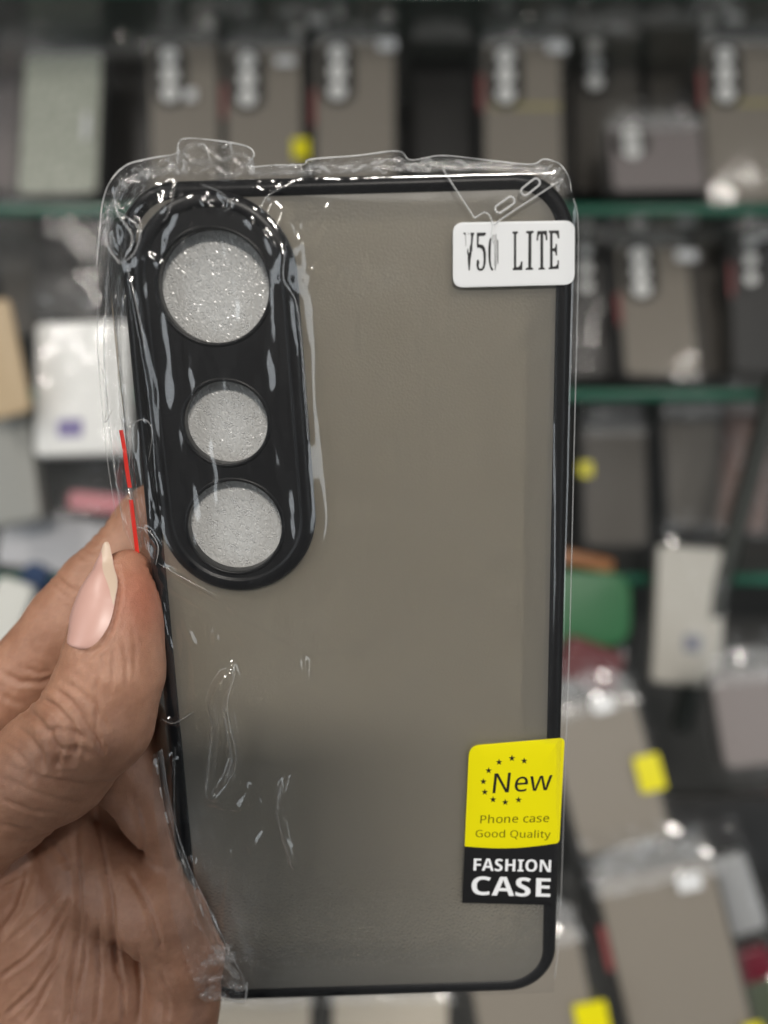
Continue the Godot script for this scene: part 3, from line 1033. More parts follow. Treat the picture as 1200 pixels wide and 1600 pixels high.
func build_hand() -> void:
	# thumb in front of the case's edge
	chain(0, [[200, 893, 155.5, 4.3], [190, 935, 154.5, 6.2], [183, 985, 154, 7.8], [175, 1050, 153.5, 9.0], [150, 1125, 154, 10.0], [85, 1192, 158, 10.6], [0, 1252, 163, 10.6], [-110, 1330, 170, 14]])
	# index finger behind
	chain(1, [[330, 735, 186, 6.4], [236, 817, 182, 7.2], [150, 922, 179, 8.0], [112, 972, 179, 8.7], [20, 1078, 181, 9.0], [-90, 1160, 186, 10]])
	# palm: pads and folds
	chain(2, [[215, 1130, 175, 6.0], [200, 1200, 173, 8.2], [238, 1268, 172, 6.2], [276, 1345, 172, 4.0]])
	chain(2, [[130, 1318, 183, 11], [165, 1365, 181, 12], [254, 1420, 172.5, 9.4], [290, 1496, 172.5, 7.6], [285, 1570, 173.5, 7.4], [270, 1690, 177, 9]])
	chain(2, [[120, 1400, 185, 13], [190, 1540, 183, 14], [210, 1690, 183, 15]])
	chain(2, [[20, 1345, 182, 10], [70, 1460, 186, 14], [110, 1580, 186, 16], [120, 1720, 186, 18]])
	chain(2, [[-40, 1370, 178, 13], [-20, 1480, 184, 16], [10, 1600, 186, 18], [20, 1720, 186, 18]])
	var lo := hp([-70, 1660, 178, 0])
	var hi := hp([330, 770, 178, 0])
	lo = Vector3(minf(lo.x, -86.0), minf(lo.y, -121.0), -212.0)
	hi = Vector3(-34.0, 8.0, -140.0)
	var n := Vector3i(((hi - lo) / CELL).ceil())
	n = Vector3i((n.x / 8 + 1) * 8, (n.y / 8 + 1) * 8, (n.z / 8 + 1) * 8)
	var val := PackedFloat32Array()
	val.resize(n.x * n.y * n.z)
	var live := []
	for bz in n.z / 8:
		for by in n.y / 8:
			for bx in n.x / 8:
				var c := lo + Vector3(bx * 8 + 3.5, by * 8 + 3.5, bz * 8 + 3.5) * CELL
				var of := near_bones(c, 4.9)
				var d := hand_sdf(c, of)
				var near := absf(d) < 8.5 * CELL
				if near:
					live.append([Vector3i(bx, by, bz), of])
				for z in range(bz * 8, bz * 8 + 8):
					for y in range(by * 8, by * 8 + 8):
						var at := (z * n.y + y) * n.x + bx * 8
						for x in 8:
							val[at + x] = hand_sdf(lo + Vector3(bx * 8 + x, y, z) * CELL, of) if near else d
	var cell_of := {}
	var v := PackedVector3Array()
	var sx := 1
	var sy := n.x
	var sz := n.x * n.y
	var corner := [0, sx, sy, sx + sy, sz, sx + sz, sy + sz, sx + sy + sz]
	var offs := [Vector3(0, 0, 0), Vector3(1, 0, 0), Vector3(0, 1, 0), Vector3(1, 1, 0), Vector3(0, 0, 1), Vector3(1, 0, 1), Vector3(0, 1, 1), Vector3(1, 1, 1)]
	var edges := [[0, 1], [2, 3], [4, 5], [6, 7], [0, 2], [1, 3], [4, 6], [5, 7], [0, 4], [1, 5], [2, 6], [3, 7]]
	var own := []
	for item in live:
		var b: Vector3i = item[0]
		for z in range(b.z * 8, mini(b.z * 8 + 8, n.z - 1)):
			for y in range(b.y * 8, mini(b.y * 8 + 8, n.y - 1)):
				for x in range(b.x * 8, mini(b.x * 8 + 8, n.x - 1)):
					var at := (z * n.y + y) * n.x + x
					var mask := 0
					for k in 8:
						if val[at + corner[k]] < 0:
							mask |= 1 << k
					if mask == 0 or mask == 255:
						continue
					var sum := Vector3.ZERO
					var m := 0
					for e in edges:
						var va := val[at + corner[e[0]]]
						var vb := val[at + corner[e[1]]]
						if (va < 0) != (vb < 0):
							sum += offs[e[0]].lerp(offs[e[1]], va / (va - vb))
							m += 1
					cell_of[at] = v.size()
					own.append(item[1])
					v.append(lo + (Vector3(x, y, z) + sum / m) * CELL)
	var idx := PackedInt32Array()
	for at in cell_of:
		var in0: bool = val[at] < 0
		for ax in [[sx, sy, sz], [sy, sz, sx], [sz, sx, sy]]:
			if (val[at + ax[0]] < 0) == in0:
				continue
			var q := [at, at - ax[1], at - ax[1] - ax[2], at - ax[2]]
			if not (cell_of.has(q[1]) and cell_of.has(q[2]) and cell_of.has(q[3])):
				continue
			var a: int = cell_of[q[0]]
			var c: int = cell_of[q[1]]
			var d: int = cell_of[q[2]]
			var e: int = cell_of[q[3]]
			idx.append_array([a, d, c, a, e, d] if in0 else [a, c, d, a, d, e])
	# skin folds and tones
	var lines := skin_lines()
	var colors := PackedColorArray()
	colors.resize(v.size())
	var base := Color(0.335, 0.168, 0.106)
	for k in v.size():
		var p := v[k]
		var of: Array = own[k]
		var d := hand_sdf(p, of)
		var g := Vector3(hand_sdf(p + Vector3(0.3, 0, 0), of), hand_sdf(p + Vector3(0, 0.3, 0), of), hand_sdf(p + Vector3(0, 0, 0.3), of)) - Vector3.ONE * d
		g = g.normalized()
		p -= g * d
		var s := Vector2(600.0 + F * p.x / -p.z, 800.0 - F * p.y / -p.z)
		var n1 := noise.get_noise_3d(p.x * 0.22, p.y * 0.22, p.z * 0.22)
		var n2 := noise.get_noise_3d(p.x * 0.9, p.y * 0.9, p.z * 0.9)
		var push := 0.05 * n2 + 0.10 * n1
		if g.z > -0.15:
			for l in lines:
				var deep: float = p.z
				if not l[3].has_point(s) or deep < l[4] or deep > l[5]:
					continue
				var dist := 1e9
				var line: PackedVector2Array = l[0]
				var end := minf(s.distance_to(line[0]), s.distance_to(line[-1]))
				for i in line.size() - 1:
					dist = minf(dist, seg_dist(s, line[i], line[i + 1]))
				var e: float = dist / (l[2] * 1.35)
				if e < 3.0:
					var fade := clampf(end / 14.0, 0.2, 1.0)
					push -= 1.5 * l[1] * exp(-e * e) * fade
					push += 0.35 * l[1] * exp(-(e - 1.9) * (e - 1.9) * 1.5) * fade
		v[k] = p + g * push
		var c := base
		c = c.lerp(Color(0.43, 0.232, 0.152), clampf(0.5 + n1, 0, 1) * 0.55)
		# pressed fingertip: flushed red
		var tip := exp(-pow(s.distance_to(Vector2(222, 930)) / 62.0, 2)) * (1.0 if p.z > -164 else 0.0)
		c = c.lerp(Color(0.40, 0.12, 0.07), 0.6 * tip)
		c = c * (1.0 + 0.10 * n2)
		c.a = 1.0
		colors[k] = c
	for k in v.size():
		v[k] = v[k] * MM
		# flesh gives way where the case is
		var q := CASE_INV * (v[k] + EYE)
		if q.x > -CW / 2 - 0.0003 and absf(q.y) < CH / 2 and q.z < 0.0009 and q.z > -0.0105:
			if q.z > -0.0015 and q.x > -CW / 2 + 0.004:
				q.z = 0.0009
			else:
				q.x = -CW / 2 - 0.0003
			v[k] = CASE * q - EYE
	var t := thing("hand", "brown hand pinching the bagged case between thumb and fingers", "hand", Transform3D(Basis(), EYE))
	part(t, "skin", smooth_mesh(v, idx, colors), M.skin)
	build_nail(t)


func skin_lines() -> Array:
	var out := []
	for l in [
		# thumb knuckle
		[[[62, 1092], [88, 1108], [110, 1132], [118, 1160], [112, 1190]], 0.50, 4.0, 0], [[[84, 1078], [110, 1098], [128, 1122], [146, 1150], [160, 1172]], 0.45, 3.6, 0], [[[40, 1108], [62, 1130], [78, 1150], [90, 1180], [88, 1206]], 0.42, 4.0, 0],
		[[[100, 1066], [126, 1082], [150, 1106], [168, 1140]], 0.28, 3.2, 0], [[[62, 1145], [90, 1140], [118, 1146], [140, 1158]], 0.30, 3.2, 0], [[[20, 1135], [44, 1150], [62, 1176], [66, 1202]], 0.32, 3.5, 0], [[[80, 1165], [104, 1172], [128, 1172], [150, 1186]], 0.30, 3.2, 0],
		[[[0, 1160], [26, 1176], [46, 1200], [50, 1226]], 0.25, 3.2, 0], [[[150, 1052], [152, 1100], [150, 1150], [164, 1186]], 0.22, 2.6, 0], [[[176, 1006], [178, 1046], [172, 1090]], 0.14, 2.2, 0], [[[190, 990], [198, 1034], [196, 1080]], 0.14, 2.2, 0], [[[164, 1012], [160, 1050], [150, 1080]], 0.16, 2.0, 0],
		[[[206, 975], [212, 1010], [210, 1060]], 0.10, 2.2, 0], [[[112, 1030], [136, 1040], [150, 1060]], 0.15, 2.2, 0], [[[104, 1046], [124, 1060], [134, 1078]], 0.15, 2.2, 0],
		# cuticle fold and side of the nail
		[[[120, 1004], [130, 1018], [144, 1020], [158, 1010], [172, 985], [182, 950], [187, 920], [184, 890]], 0.35, 3.2, 0], [[[118, 1018], [134, 1030], [152, 1028]], 0.2, 2.4, 0],
		# thumb below the knuckle
		[[[0, 1215], [40, 1232], [90, 1250], [130, 1256]], 0.16, 2.6, 0], [[[0, 1248], [50, 1268], [100, 1272]], 0.16, 2.6, 0], [[[0, 1288], [30, 1296], [70, 1300]], 0.18, 2.8, 0], [[[10, 1310], [40, 1318], [62, 1314]], 0.16, 2.6, 0],
		[[[20, 1196], [70, 1216], [130, 1226], [176, 1222]], 0.14, 2.4, 0], [[[0, 1190], [30, 1206], [60, 1220]], 0.16, 2.4, 0],
		# index finger
		[[[84, 898], [104, 918], [124, 928]], 0.35, 3.0, 1], [[[80, 910], [98, 928], [116, 938]], 0.22, 2.6, 1], [[[0, 1050], [30, 1066], [64, 1068], [92, 1058]], 0.38, 3.6, 1], [[[0, 1084], [24, 1098], [44, 1104]], 0.3, 3.4, 1], [[[30, 1040], [60, 1052], [86, 1050]], 0.18, 2.6, 1],
		[[[118, 862], [136, 874], [152, 876]], 0.12, 2.2, 1], [[[124, 850], [142, 862], [160, 862]], 0.12, 2.2, 1], [[[132, 838], [150, 848], [166, 848]], 0.12, 2.2, 1], [[[140, 826], [158, 836], [172, 834]], 0.12, 2.2, 1], [[[148, 814], [164, 822], [178, 820]], 0.12, 2.2, 1], [[[156, 802], [172, 810], [184, 808]], 0.12, 2.2, 1],
		# palm
		[[[118, 1290], [122, 1380], [124, 1460], [110, 1540], [106, 1600]], 0.42, 3.6, 2], [[[142, 1262], [160, 1340], [172, 1400], [176, 1460], [184, 1530]], 0.48, 3.6, 2], [[[200, 1360], [222, 1400], [240, 1440], [254, 1490]], 0.4, 3.4, 2], [[[48, 1360], [30, 1420], [0, 1462]], 0.5, 4.0, 2], [[[70, 1310], [92, 1332], [104, 1352]], 0.4, 3.6, 2],
		[[[112, 1400], [78, 1460], [40, 1500], [0, 1528]], 0.34, 3.0, 2], [[[104, 1440], [84, 1500], [50, 1550], [10, 1586]], 0.34, 3.0, 2], [[[134, 1420], [132, 1500], [120, 1560], [118, 1600]], 0.3, 2.8, 2], [[[152, 1440], [156, 1520], [150, 1600]], 0.34, 2.8, 2], [[[96, 1390], [60, 1430], [20, 1466]], 0.24, 2.6, 2],
		[[[180, 1480], [192, 1540], [194, 1600]], 0.3, 2.8, 2], [[[214, 1480], [220, 1540], [216, 1600]], 0.24, 2.8, 2], [[[84, 1520], [60, 1570], [40, 1600]], 0.28, 2.6, 2], [[[250, 1520], [262, 1560], [262, 1600]], 0.25, 2.6, 2], [[[205, 1240], [222, 1300], [224, 1340]], 0.3, 2.8, 2], [[[0, 1390], [24, 1380], [44, 1366]], 0.3, 3.0, 2]]:
		var p := PackedVector2Array()
		var box := Rect2(Vector2(l[0][0][0], l[0][0][1]), Vector2.ZERO)
		for c in l[0]:
			p.append(Vector2(c[0], c[1]))
			box = box.expand(p[-1])
		var z: Array = [[-166.0, -130.0], [-190.0, -167.0], [-195.0, -158.0]][l[3]]
		out.append([p, l[1], l[2], box.grow(l[2] * 3), z[0], z[1]])
	return out


func settle(p: Vector3, row: int, s: float) -> Vector3:      # lays a point of the nail on the flesh: proud in the middle, sunk at its sides and root
	var high := minf(4.0 * s * (1.0 - s), 1.0) * clampf(row / 4.0, 0.0, 1.0)
	var want := 0.12 + 0.75 * high
	for k in 3:
		var d := hand_sdf(p, bones)
		var g := (Vector3(hand_sdf(p + Vector3(0.2, 0, 0), bones), hand_sdf(p + Vector3(0, 0.2, 0), bones), hand_sdf(p + Vector3(0, 0, 0.2), bones)) - Vector3.ONE * d).normalized()
		if d < want:
			p += g * (want - d)
		elif row < 21:
			p -= g * (d - want) * clampf((21 - row) / 5.0, 0.0, 1.0)
	return p


func build_nail(hand: Node3D) -> void:
	# edges from the cuticle to the tip: [left x, y, depth], [right x, y, depth]
	var rows := [
		[[136, 1016, 148.3], [141, 1018, 147.9]], [[129, 1008, 149.6], [149, 1014, 147.0]], [[127, 986, 150.3], [160, 999, 146.3]], [[126, 965, 152.0], [173, 972, 146.4]], [[130, 938, 152.9], [181, 940, 148.0]],
		[[137, 912, 153.4], [185, 913, 149.6]], [[147, 884, 153.8], [180, 889, 150.9]], [[156, 865, 153.9], [175, 866, 152.0]], [[160, 852, 153.7], [172, 852, 152.7]], [[164, 847, 153.6], [169, 846.5, 153.2]]]
	var nu := 13
	var v := PackedVector3Array()
	var la := []
	var ra := []
	for r in rows:
		la.append(hp(r[0]))
		ra.append(hp(r[1]))
	la = smooth_line(la, 4)
	ra = smooth_line(ra, 4)
	for k in la.size():
		for i in nu:
			var s := i / (nu - 1.0)
			var p: Vector3 = la[k].lerp(ra[k], s)
			var span: float = la[k].distance_to(ra[k])
			var bulge := 4 * s * (1 - s) * 0.24 * span
			var ends := 1.0 if k > 1 else 0.55 + 0.22 * k
			v.append(settle(p + Vector3(-0.62, 0.1, 0.78) * bulge * ends, k, s) * MM)
	var m := smooth_mesh(v, grid_idx(nu, la.size()))
	var nail := part(hand, "thumbnail", m, M.nail)
	# grown-out free edge: the plate's right side and tip, a shade proud of the bed
	var w := PackedVector3Array()
	var rows2 := 0
	for k in range(15, la.size()):
		rows2 += 1
		var from := pow(clampf(1.0 - (k - 15) / 14.0, 0.0, 1.0), 0.6)
		for i in 7:
			var s := lerpf(lerpf(0.42, 0.995, from), 1.0, i / 6.0)
			var p: Vector3 = la[k].lerp(ra[k], s)
			var bulge: float = 4 * s * (1 - s) * 0.24 * la[k].distance_to(ra[k]) + 0.10
			w.append((settle(p + Vector3(-0.62, 0.1, 0.78) * (bulge - 0.1), k, s) + Vector3(-0.06, 0.0, 0.10)) * MM)
	part(nail, "free_edge", smooth_mesh(w, grid_idx(7, rows2)), M.nail_tip)


# ------------------------------------------------------------------ cabinet and shelves

func build_cabinet() -> void:
	var w := MeshInstance3D.new()
	w.name = "cabinet_back"
	w.mesh = box_mesh(Vector3(2.6, 2.2, 0.02), 0.002)
	w.material_override = M.wall
	add_child(w)
	w.position = EYE + Vector3(0, -0.1, -1.06)
	w.set_meta("kind", "structure")
	for s in [[-15, "uppermost"], [328, "upper"], [617, "middle"], [905, "lower"]]:
		var h: float = (800.0 - s[0]) / F * 0.82
		var t := thing("glass_shelf", {-15: "glass shelf with green edge above the top row of cases", 328: "glass shelf with green edge under the top row of cases", 617: "glass shelf with green edge under the second row of cases", 905: "glass shelf with green edge under the green box"}[s[0]], "shelf", Transform3D(Basis(), EYE + Vector3(0, h, -0.82)), "glass shelves")
		part(t, "pane", box_mesh(Vector3(2.2, 0.0095, 0.215), 0.001), M.shelf_glass, Transform3D(Basis(), Vector3(0, 0, -0.11)))
		part(t, "front_edge", box_mesh(Vector3(2.2, 0.0105, 0.004), 0.001), M.shelf_edge)
	# slanting dark upright at the right
	var u := thing("upright", "dark slanting metal upright beside the white packages", "upright", Transform3D(Basis(), px(1140, 860, 0.79)))
	part(u, "bar", box_mesh(Vector3(0.016, 0.36, 0.02), 0.003), M.post, Transform3D(Basis(Vector3.BACK, -0.27), Vector3.ZERO))


# ------------------------------------------------------------------ packaged cases on the shelves

var wraps := {}
var body_cache := {}


func wrap_mesh(w: float, h: float, variant: int, calm := 1.0) -> ArrayMesh:      # the clear bag round a packaged case: loose sides, crushed seal on top
	var key := "%d_%d_%d" % [roundi(w * 200), roundi(h * 200), variant + roundi(calm * 10) * 10]
	if wraps.has(key):
		return wraps[key]
	var nu := 19
	var nv := 34
	var v := PackedVector3Array()
	var pleat := []
	for i in nu:
		pleat.append(rng.randf_range(-1, 1))
	for j in nv:
		for i in nu:
			var s := i / (nu - 1.0) * 2 - 1
			var t := j / (nv - 1.0)
			var y := -h / 2 - 0.004 + t * (h + 0.034)
			var over := smoothstep(h / 2 - 0.004, h / 2 + 0.006, y)
			var side := smoothstep(0.78, 1.0, absf(s))
			var x := s * (w / 2 + 0.007) * (1.0 - 0.10 * over)
			var z: float = 0.0135 - 0.010 * side - 0.001 * over + 0.0016 * over * pleat[i]
			var wild := 0.00022 * calm + 0.0012 * maxf(over, side * 0.8)
			z += wild * (rng.randf() * 2 - 1)
			x += 0.35 * wild * (rng.randf() * 2 - 1)
			y += (0.6 * wild + (0.004 if j == nv - 1 else 0.0)) * (rng.randf() * 2 - 1)
			v.append(Vector3(x, y, z))
	wraps[key] = faceted(v, grid_idx(nu, nv))
	return wraps[key]


# x, y: photo pixel of the middle; d: distance (m); wp, hp_: size in photo pixels; o: options
func package(label: String, x: float, y: float, d: float, wp: float, hp_: float, o := {}) -> Node3D:
	var w := wp * d / F
	var h := hp_ * d / F
	var turn := Basis(Vector3.BACK, deg_to_rad(o.get("roll", 0.0))) * Basis(Vector3.UP, deg_to_rad(o.get("yaw", 0.0))) * Basis(Vector3.RIGHT, deg_to_rad(o.get("lean", -4.0)))
	var t := thing("packaged_case", label, "phone case", Transform3D(turn, px(x, y, d)), "packaged cases on the shelves")
	part(t, "rim", slab(w, h, 0.009, 0.009), M.darkcase)
	part(t, "back_panel", slab(w - 0.006, h - 0.006, 0.0012, 0.007, 0.0003), o.get("m", M.taupe), Transform3D(Basis(), Vector3(0, 0, 0.0088)))
	if o.get("guard", true):
		var gw := minf(w * 0.48, 0.038)
		var gh := minf(h * 0.42, 0.072)
		var gx: float = -w / 2 + gw / 2 + 0.006 if o.get("guard_left", true) else w / 2 - gw / 2 - 0.006
		var gy: float = h / 2 - gh / 2 - 0.007
		var g := part(t, "camera_guard", slab(gw, gh, 0.0028, gw * 0.48), M.darkcase, Transform3D(Basis(), Vector3(gx, gy, 0.0098)))
		for k in 3:
			part(g, "opening", slab(gw * 0.5, gw * 0.5, 0.0006, gw * 0.25, 0.0001), M.opening, Transform3D(Basis(), Vector3(0, (1 - k) * gh * 0.29, 0.0027)))
	if o.has("red"):
		part(t, "tear_strip", slab(0.005, h * 0.22, 0.0006, 0.001, 0.0002), o.red, Transform3D(Basis(), Vector3(-w / 2 - 0.001, h * o.get("red_at", 0.12), 0.0115)))
	if o.has("stripe"):
		part(t, "stripe", slab(w * 0.85, 0.006, 0.0005, 0.001, 0.0002), M.stripe, Transform3D(Basis(), Vector3(0.003, h * o.stripe, 0.0102)))
	if o.has("yellow"):
		var q: Array = o.yellow
		part(t, "yellow_label", slab(q[2], q[3], 0.0006, 0.002, 0.0002), M.yellow, Transform3D(Basis(), Vector3(q[0] * w, q[1] * h, 0.0145)))
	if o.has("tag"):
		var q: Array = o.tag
		part(t, "white_label_glint", slab(q[2], q[3], 0.0006, 0.002, 0.0002), M.white_paper, Transform3D(Basis(), Vector3(q[0] * w, q[1] * h, 0.0145)))  # white label; on some cases it paints a highlight of the wrap
	part(t, "wrapper", wrap_mesh(w, h, rng.randi() % 3, 0.4), M.wrap)
	part(t, "seal", bunch_mesh(w, h, rng.randi() % 4), M.bunch)
	return t


func bunch_mesh(w: float, h: float, variant: int) -> ArrayMesh:      # the bag's mouth bunched up over the case's top
	var key := "bunch_%d_%d_%d" % [roundi(w * 200), roundi(h * 200), variant]
	if wraps.has(key):
		return wraps[key]
	var v := PackedVector3Array()
	var nu := 22
	var nv := 8
	for j in nv:
		for i in nu:
			var s := i / (nu - 1.0) * 2 - 1
			var t := j / (nv - 1.0)
			var y := h / 2 - 0.012 + 0.030 * t * (1.0 - 0.25 * s * s) + rng.randf_range(-1, 1) * 0.0012
			v.append(Vector3(s * w * 0.5 * (1.02 - 0.12 * t) + rng.randf_range(-1, 1) * 0.0008, y, 0.0145 - 0.008 * t + rng.randf_range(-1, 1) * 0.0017))
	wraps[key] = faceted(v, grid_idx(nu, nv))
	return wraps[key]


func build_packages() -> void:
	M.stripe = flat("dull_yellow_tape", Color(0.34, 0.30, 0.12), 0.5)
	M.dull_red = flat("dull_red_print", Color(0.22, 0.045, 0.045), 0.5)
	# top row
	package("pale green patterned case in clear wrap on the shelf's end", 100, 200, 0.90, 128, 245, {"m": M.pale, "guard": false, "roll": 1.0, "lean": -9.0, "tag": [0.33, -0.05, 0.006, 0.03]})  # the thin white strip paints the vertical highlight of the wrap
	package("black case in wrap between the pale case and a taupe case", 208, 200, 0.96, 88, 240, {"m": M.darkcase, "guard": false})
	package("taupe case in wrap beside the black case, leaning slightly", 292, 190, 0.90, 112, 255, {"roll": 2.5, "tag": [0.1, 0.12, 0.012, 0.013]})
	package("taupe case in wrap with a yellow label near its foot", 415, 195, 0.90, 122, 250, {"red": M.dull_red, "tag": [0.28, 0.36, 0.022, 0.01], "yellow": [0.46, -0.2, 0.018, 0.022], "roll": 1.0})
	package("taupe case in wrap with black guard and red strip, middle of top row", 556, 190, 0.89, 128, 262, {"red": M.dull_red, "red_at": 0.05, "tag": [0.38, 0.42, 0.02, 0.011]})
	package("black case in wrap in the middle of the top row", 690, 180, 0.95, 92, 250, {"m": M.darkcase, "guard": false})
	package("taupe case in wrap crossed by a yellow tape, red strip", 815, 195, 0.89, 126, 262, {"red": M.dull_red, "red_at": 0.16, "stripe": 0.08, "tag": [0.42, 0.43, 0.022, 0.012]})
	package("dark case in wrap with a dim guard beside the mauve case", 945, 180, 0.95, 105, 260, {"m": M.taupe_dark})
	package("mauve case lying low in wrap in front of dark cases", 1022, 255, 0.87, 150, 120, {"m": M.mauve, "guard_left": true, "roll": 1.0, "lean": -12.0})
	package("dark taupe case in wrap standing behind the mauve case", 1050, 150, 0.96, 86, 230, {"m": M.taupe_dark, "guard": false})
	package("taupe case in wrap with yellow tape at the end of the top row", 1158, 195, 0.89, 132, 265, {"red": M.dull_red, "red_at": 0.18, "stripe": 0.1})
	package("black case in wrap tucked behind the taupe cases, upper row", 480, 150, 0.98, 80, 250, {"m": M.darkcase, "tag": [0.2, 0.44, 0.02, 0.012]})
	package("dark taupe case in wrap tucked behind the yellow taped case", 880, 165, 0.97, 80, 250, {"m": M.taupe_dark, "roll": -3.0})
	package("black case in wrap seen between two taupe cases, slightly turned", 350, 140, 0.98, 84, 250, {"m": M.darkcase, "roll": 4.0})
	package("black case in wrap with a white label behind the end of the top row", 1110, 130, 0.99, 84, 240, {"m": M.darkcase, "tag": [0.3, 0.4, 0.02, 0.012], "roll": -4.0})
	package("dark taupe case in wrap tilted behind the mauve case", 985, 150, 0.99, 84, 235, {"m": M.taupe_dark, "roll": 7.0, "tag": [-0.1, 0.42, 0.018, 0.011]})
	package("grey mauve case in wrap behind the pale green case", 30, 190, 0.98, 90, 245, {"m": M.mauve, "roll": -5.0, "guard": false})
	# second row, right
	package("dark case in wrap at the inner end of the second row", 925, 480, 0.93, 80, 225, {"m": M.darkcase})
	package("taupe case in wrap on the second shelf with white glint patch", 1022, 486, 0.89, 118, 232, {"lean": -13.0, "red": M.dull_red, "red_at": -0.02, "tag": [0.42, 0.36, 0.022, 0.013]})  # the white patch paints a highlight on the wrap
	package("dark brown case in wrap next to the second row's taupe case", 1108, 480, 0.94, 74, 225, {"m": M.taupe_dark, "guard": false, "roll": -3.0})
	package("black case in wrap with red strip at the second row's outer end", 1180, 470, 0.9, 84, 235, {"m": M.darkcase, "red": M.dull_red, "tag": [0.1, 0.42, 0.022, 0.012]})
	# third row, right
	package("dark taupe case in wrap with a small yellow label below the second shelf", 958, 760, 0.92, 100, 190, {"m": M.taupe_dark, "guard": false, "yellow": [-0.47, 0.13, 0.014, 0.016]})
	package("brown case in wrap below the second shelf", 1080, 735, 0.9, 92, 185, {"m": M.taupe_dark, "guard": false, "roll": 2.0})
	package("reddish brown case in wrap behind the upright", 1160, 735, 0.9, 84, 200, {"m": M.brown, "guard": false, "roll": -6.0})
	# left, below the first shelf
	package("dark case in wrap leaning below the pale case", 115, 425, 0.9, 110, 160, {"m": M.darkcase, "roll": -8.0, "guard": false})
	package("grey green case in wrap tilted by the cabinet's left side", 40, 430, 0.92, 80, 200, {"m": M.taupe_dark, "guard": false, "roll": 14.0})
	# lower right, on the ledge nearer to the eye
	package("taupe case in wrap with yellow label leaning on the ledge", 945, 1205, 0.62, 150, 232, {"roll": 13.0, "guard": false, "lean": -10.0, "yellow": [0.40, -0.05, 0.019, 0.026], "tag": [0.12, 0.44, 0.016, 0.012]})  # its white patch paints a highlight near the top of the wrap
	package("taupe case in wrap with red strip in the bottom display", 1050, 1500, 0.58, 195, 300, {"roll": 12.0, "lean": -7.0, "red": M.dull_red, "red_at": 0.16, "tag": [0.24, 0.40, 0.017, 0.012], "yellow": [0.45, -0.38, 0.013, 0.016], "guard": false})  # its white patch stands in for a highlight on the film
	package("taupe case in wrap with yellow label under the held case", 835, 1590, 0.56, 190, 280, {"roll": 10.0, "lean": -7.0, "guard": false, "yellow": [0.44, -0.02, 0.022, 0.026]})
	package("beige case in wrap under the middle of the held case", 610, 1640, 0.56, 190, 220, {"guard": false, "lean": -7.0, "m": M.beige})
	package("beige case in wrap beside the palm", 410, 1650, 0.57, 165, 230, {"guard": false, "lean": -7.0, "m": M.beige})
	package("grey mauve case in wrap lying at the right edge below the upright", 1175, 1120, 0.7, 130, 150, {"m": M.mauve, "guard": false, "lean": -9.0, "roll": 6.0})


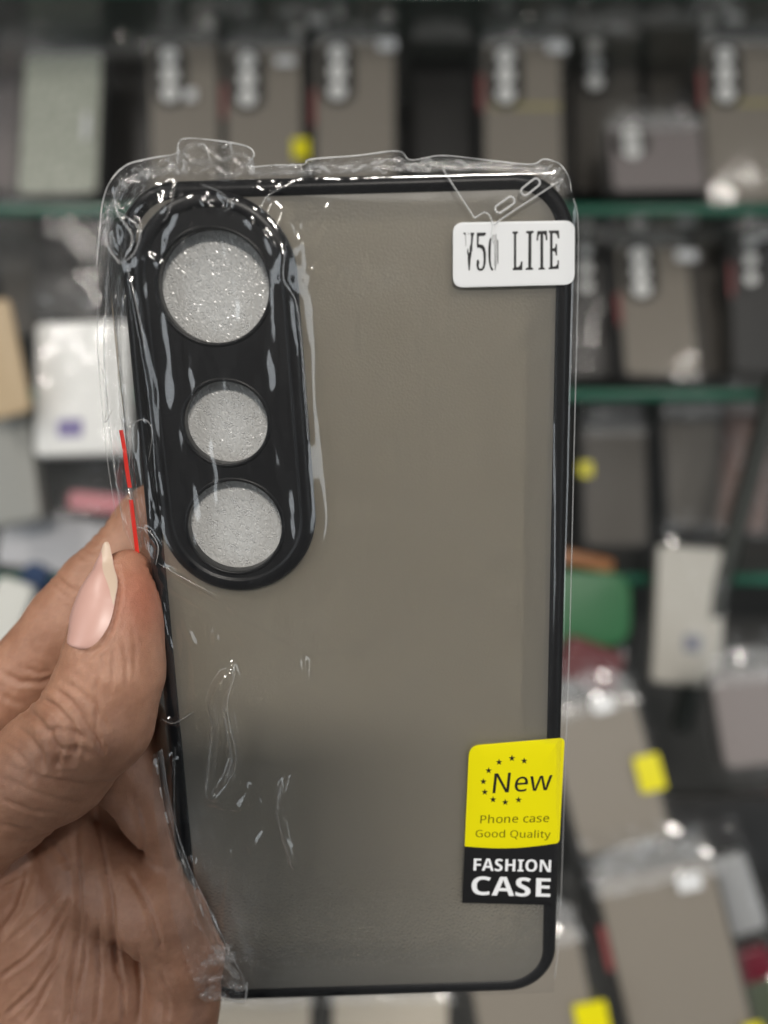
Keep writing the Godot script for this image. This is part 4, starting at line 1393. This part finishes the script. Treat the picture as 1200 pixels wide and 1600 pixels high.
func build_clutter() -> void:
	for a in [
		["carton", "green carton with rounded corner beside the held case", "box", 905, 950, 0.74, 165, 118, 0.05, Color(0.008, 0.115, 0.032), -2.0],
		["carton", "orange carton resting on the green carton", "box", 915, 876, 0.77, 90, 22, 0.04, Color(0.26, 0.09, 0.015), -12.0],
		["carton", "dark red carton under the green carton", "box", 925, 1040, 0.72, 95, 70, 0.04, Color(0.10, 0.004, 0.008), -20.0],
		["white_package", "white package with a grey blue mark beside the upright", "package", 1078, 962, 0.78, 108, 215, 0.012, Color(0.52, 0.50, 0.45), -5.0],
		["white_package", "bright white package with a purple mark left of the bag", "package", 128, 605, 0.62, 150, 215, 0.012, Color(0.82, 0.82, 0.80), 2.0],
		["tan_card", "tan cardboard corner at the left edge", "card", -6, 560, 0.6, 75, 190, 0.006, Color(0.48, 0.36, 0.22), 14.0],
		["grey_carton", "grey carton below the tan cardboard corner", "box", 10, 720, 0.62, 84, 200, 0.02, Color(0.28, 0.28, 0.26), 10.0],
		["pink_packet", "pink and white packet behind the index finger", "packet", 150, 785, 0.64, 90, 30, 0.012, Color(0.52, 0.20, 0.22), -6.0],
		["white_packet", "pale grey packet lying behind the index finger", "packet", 92, 850, 0.66, 190, 90, 0.012, Color(0.48, 0.48, 0.50), -8.0],
		["blue_packet", "dark blue packet behind the knuckle", "packet", 42, 925, 0.62, 40, 92, 0.012, Color(0.01, 0.035, 0.10), -22.0],
		["white_packet", "white packet beside the dark blue packet", "packet", 4, 965, 0.6, 62, 120, 0.012, Color(0.62, 0.62, 0.58), -18.0],
		["black_pouch", "black pouch lying at the right above the bottom display", "pouch", 1125, 1312, 0.63, 210, 130, 0.02, Color(0.006, 0.006, 0.006), 0.0],
		["red_packet", "orange red packet on the black pouch", "packet", 1190, 1262, 0.66, 70, 30, 0.012, Color(0.42, 0.06, 0.03), 12.0],
		["grey_packet", "pale grey packet next to the bottom display", "packet", 1150, 1400, 0.60, 70, 120, 0.012, Color(0.34, 0.35, 0.36), 16.0],
		["crimson_packet", "crimson packet at the lower right edge", "packet", 1178, 1510, 0.60, 62, 50, 0.012, Color(0.14, 0.008, 0.022), 18.0],
		["olive_packet", "olive packet under the crimson packet", "packet", 1182, 1570, 0.61, 90, 90, 0.012, Color(0.07, 0.09, 0.05), 8.0]]:
		var d: float = a[5]
		var w: float = a[6] * d / F
		var h: float = a[7] * d / F
		var t := thing(a[0], a[1], a[2], Transform3D(Basis(Vector3.BACK, deg_to_rad(a[10])) * Basis(Vector3.RIGHT, deg_to_rad(-6)), px(a[3], a[4], d)))
		part(t, "body", slab(w, h, a[8], minf(0.02 if "rounded" in a[1] else 0.006, minf(w, h) * 0.3), minf(0.003, minf(w, h) * 0.1)), flat(a[0] + "_print", a[9], 0.35), Transform3D(Basis(), Vector3(0, 0, -a[8])))
		if "mark" in a[1]:
			part(t, "mark", slab(w * 0.26, h * 0.13, 0.0006, 0.002, 0.0002), flat("purple_mark", Color(0.20, 0.17, 0.36) if "purple" in a[1] else Color(0.22, 0.23, 0.28), 0.5), Transform3D(Basis(), Vector3(-0.12 * w if "purple" in a[1] else 0.05 * w, -0.30 * h if "purple" in a[1] else -0.2 * h, 0.0002)))
		if w > 0.03 and a[2] in ["package", "packet"]:
			part(t, "wrapper", wrap_mesh(w, h, rng.randi() % 3), M.wrap, Transform3D(Basis(), Vector3(0, 0, -0.009)))


func scaled(p: PackedVector2Array, by: float) -> PackedVector2Array:
	var out := PackedVector2Array()
	for q in p:
		out.append(q * by)
	return out
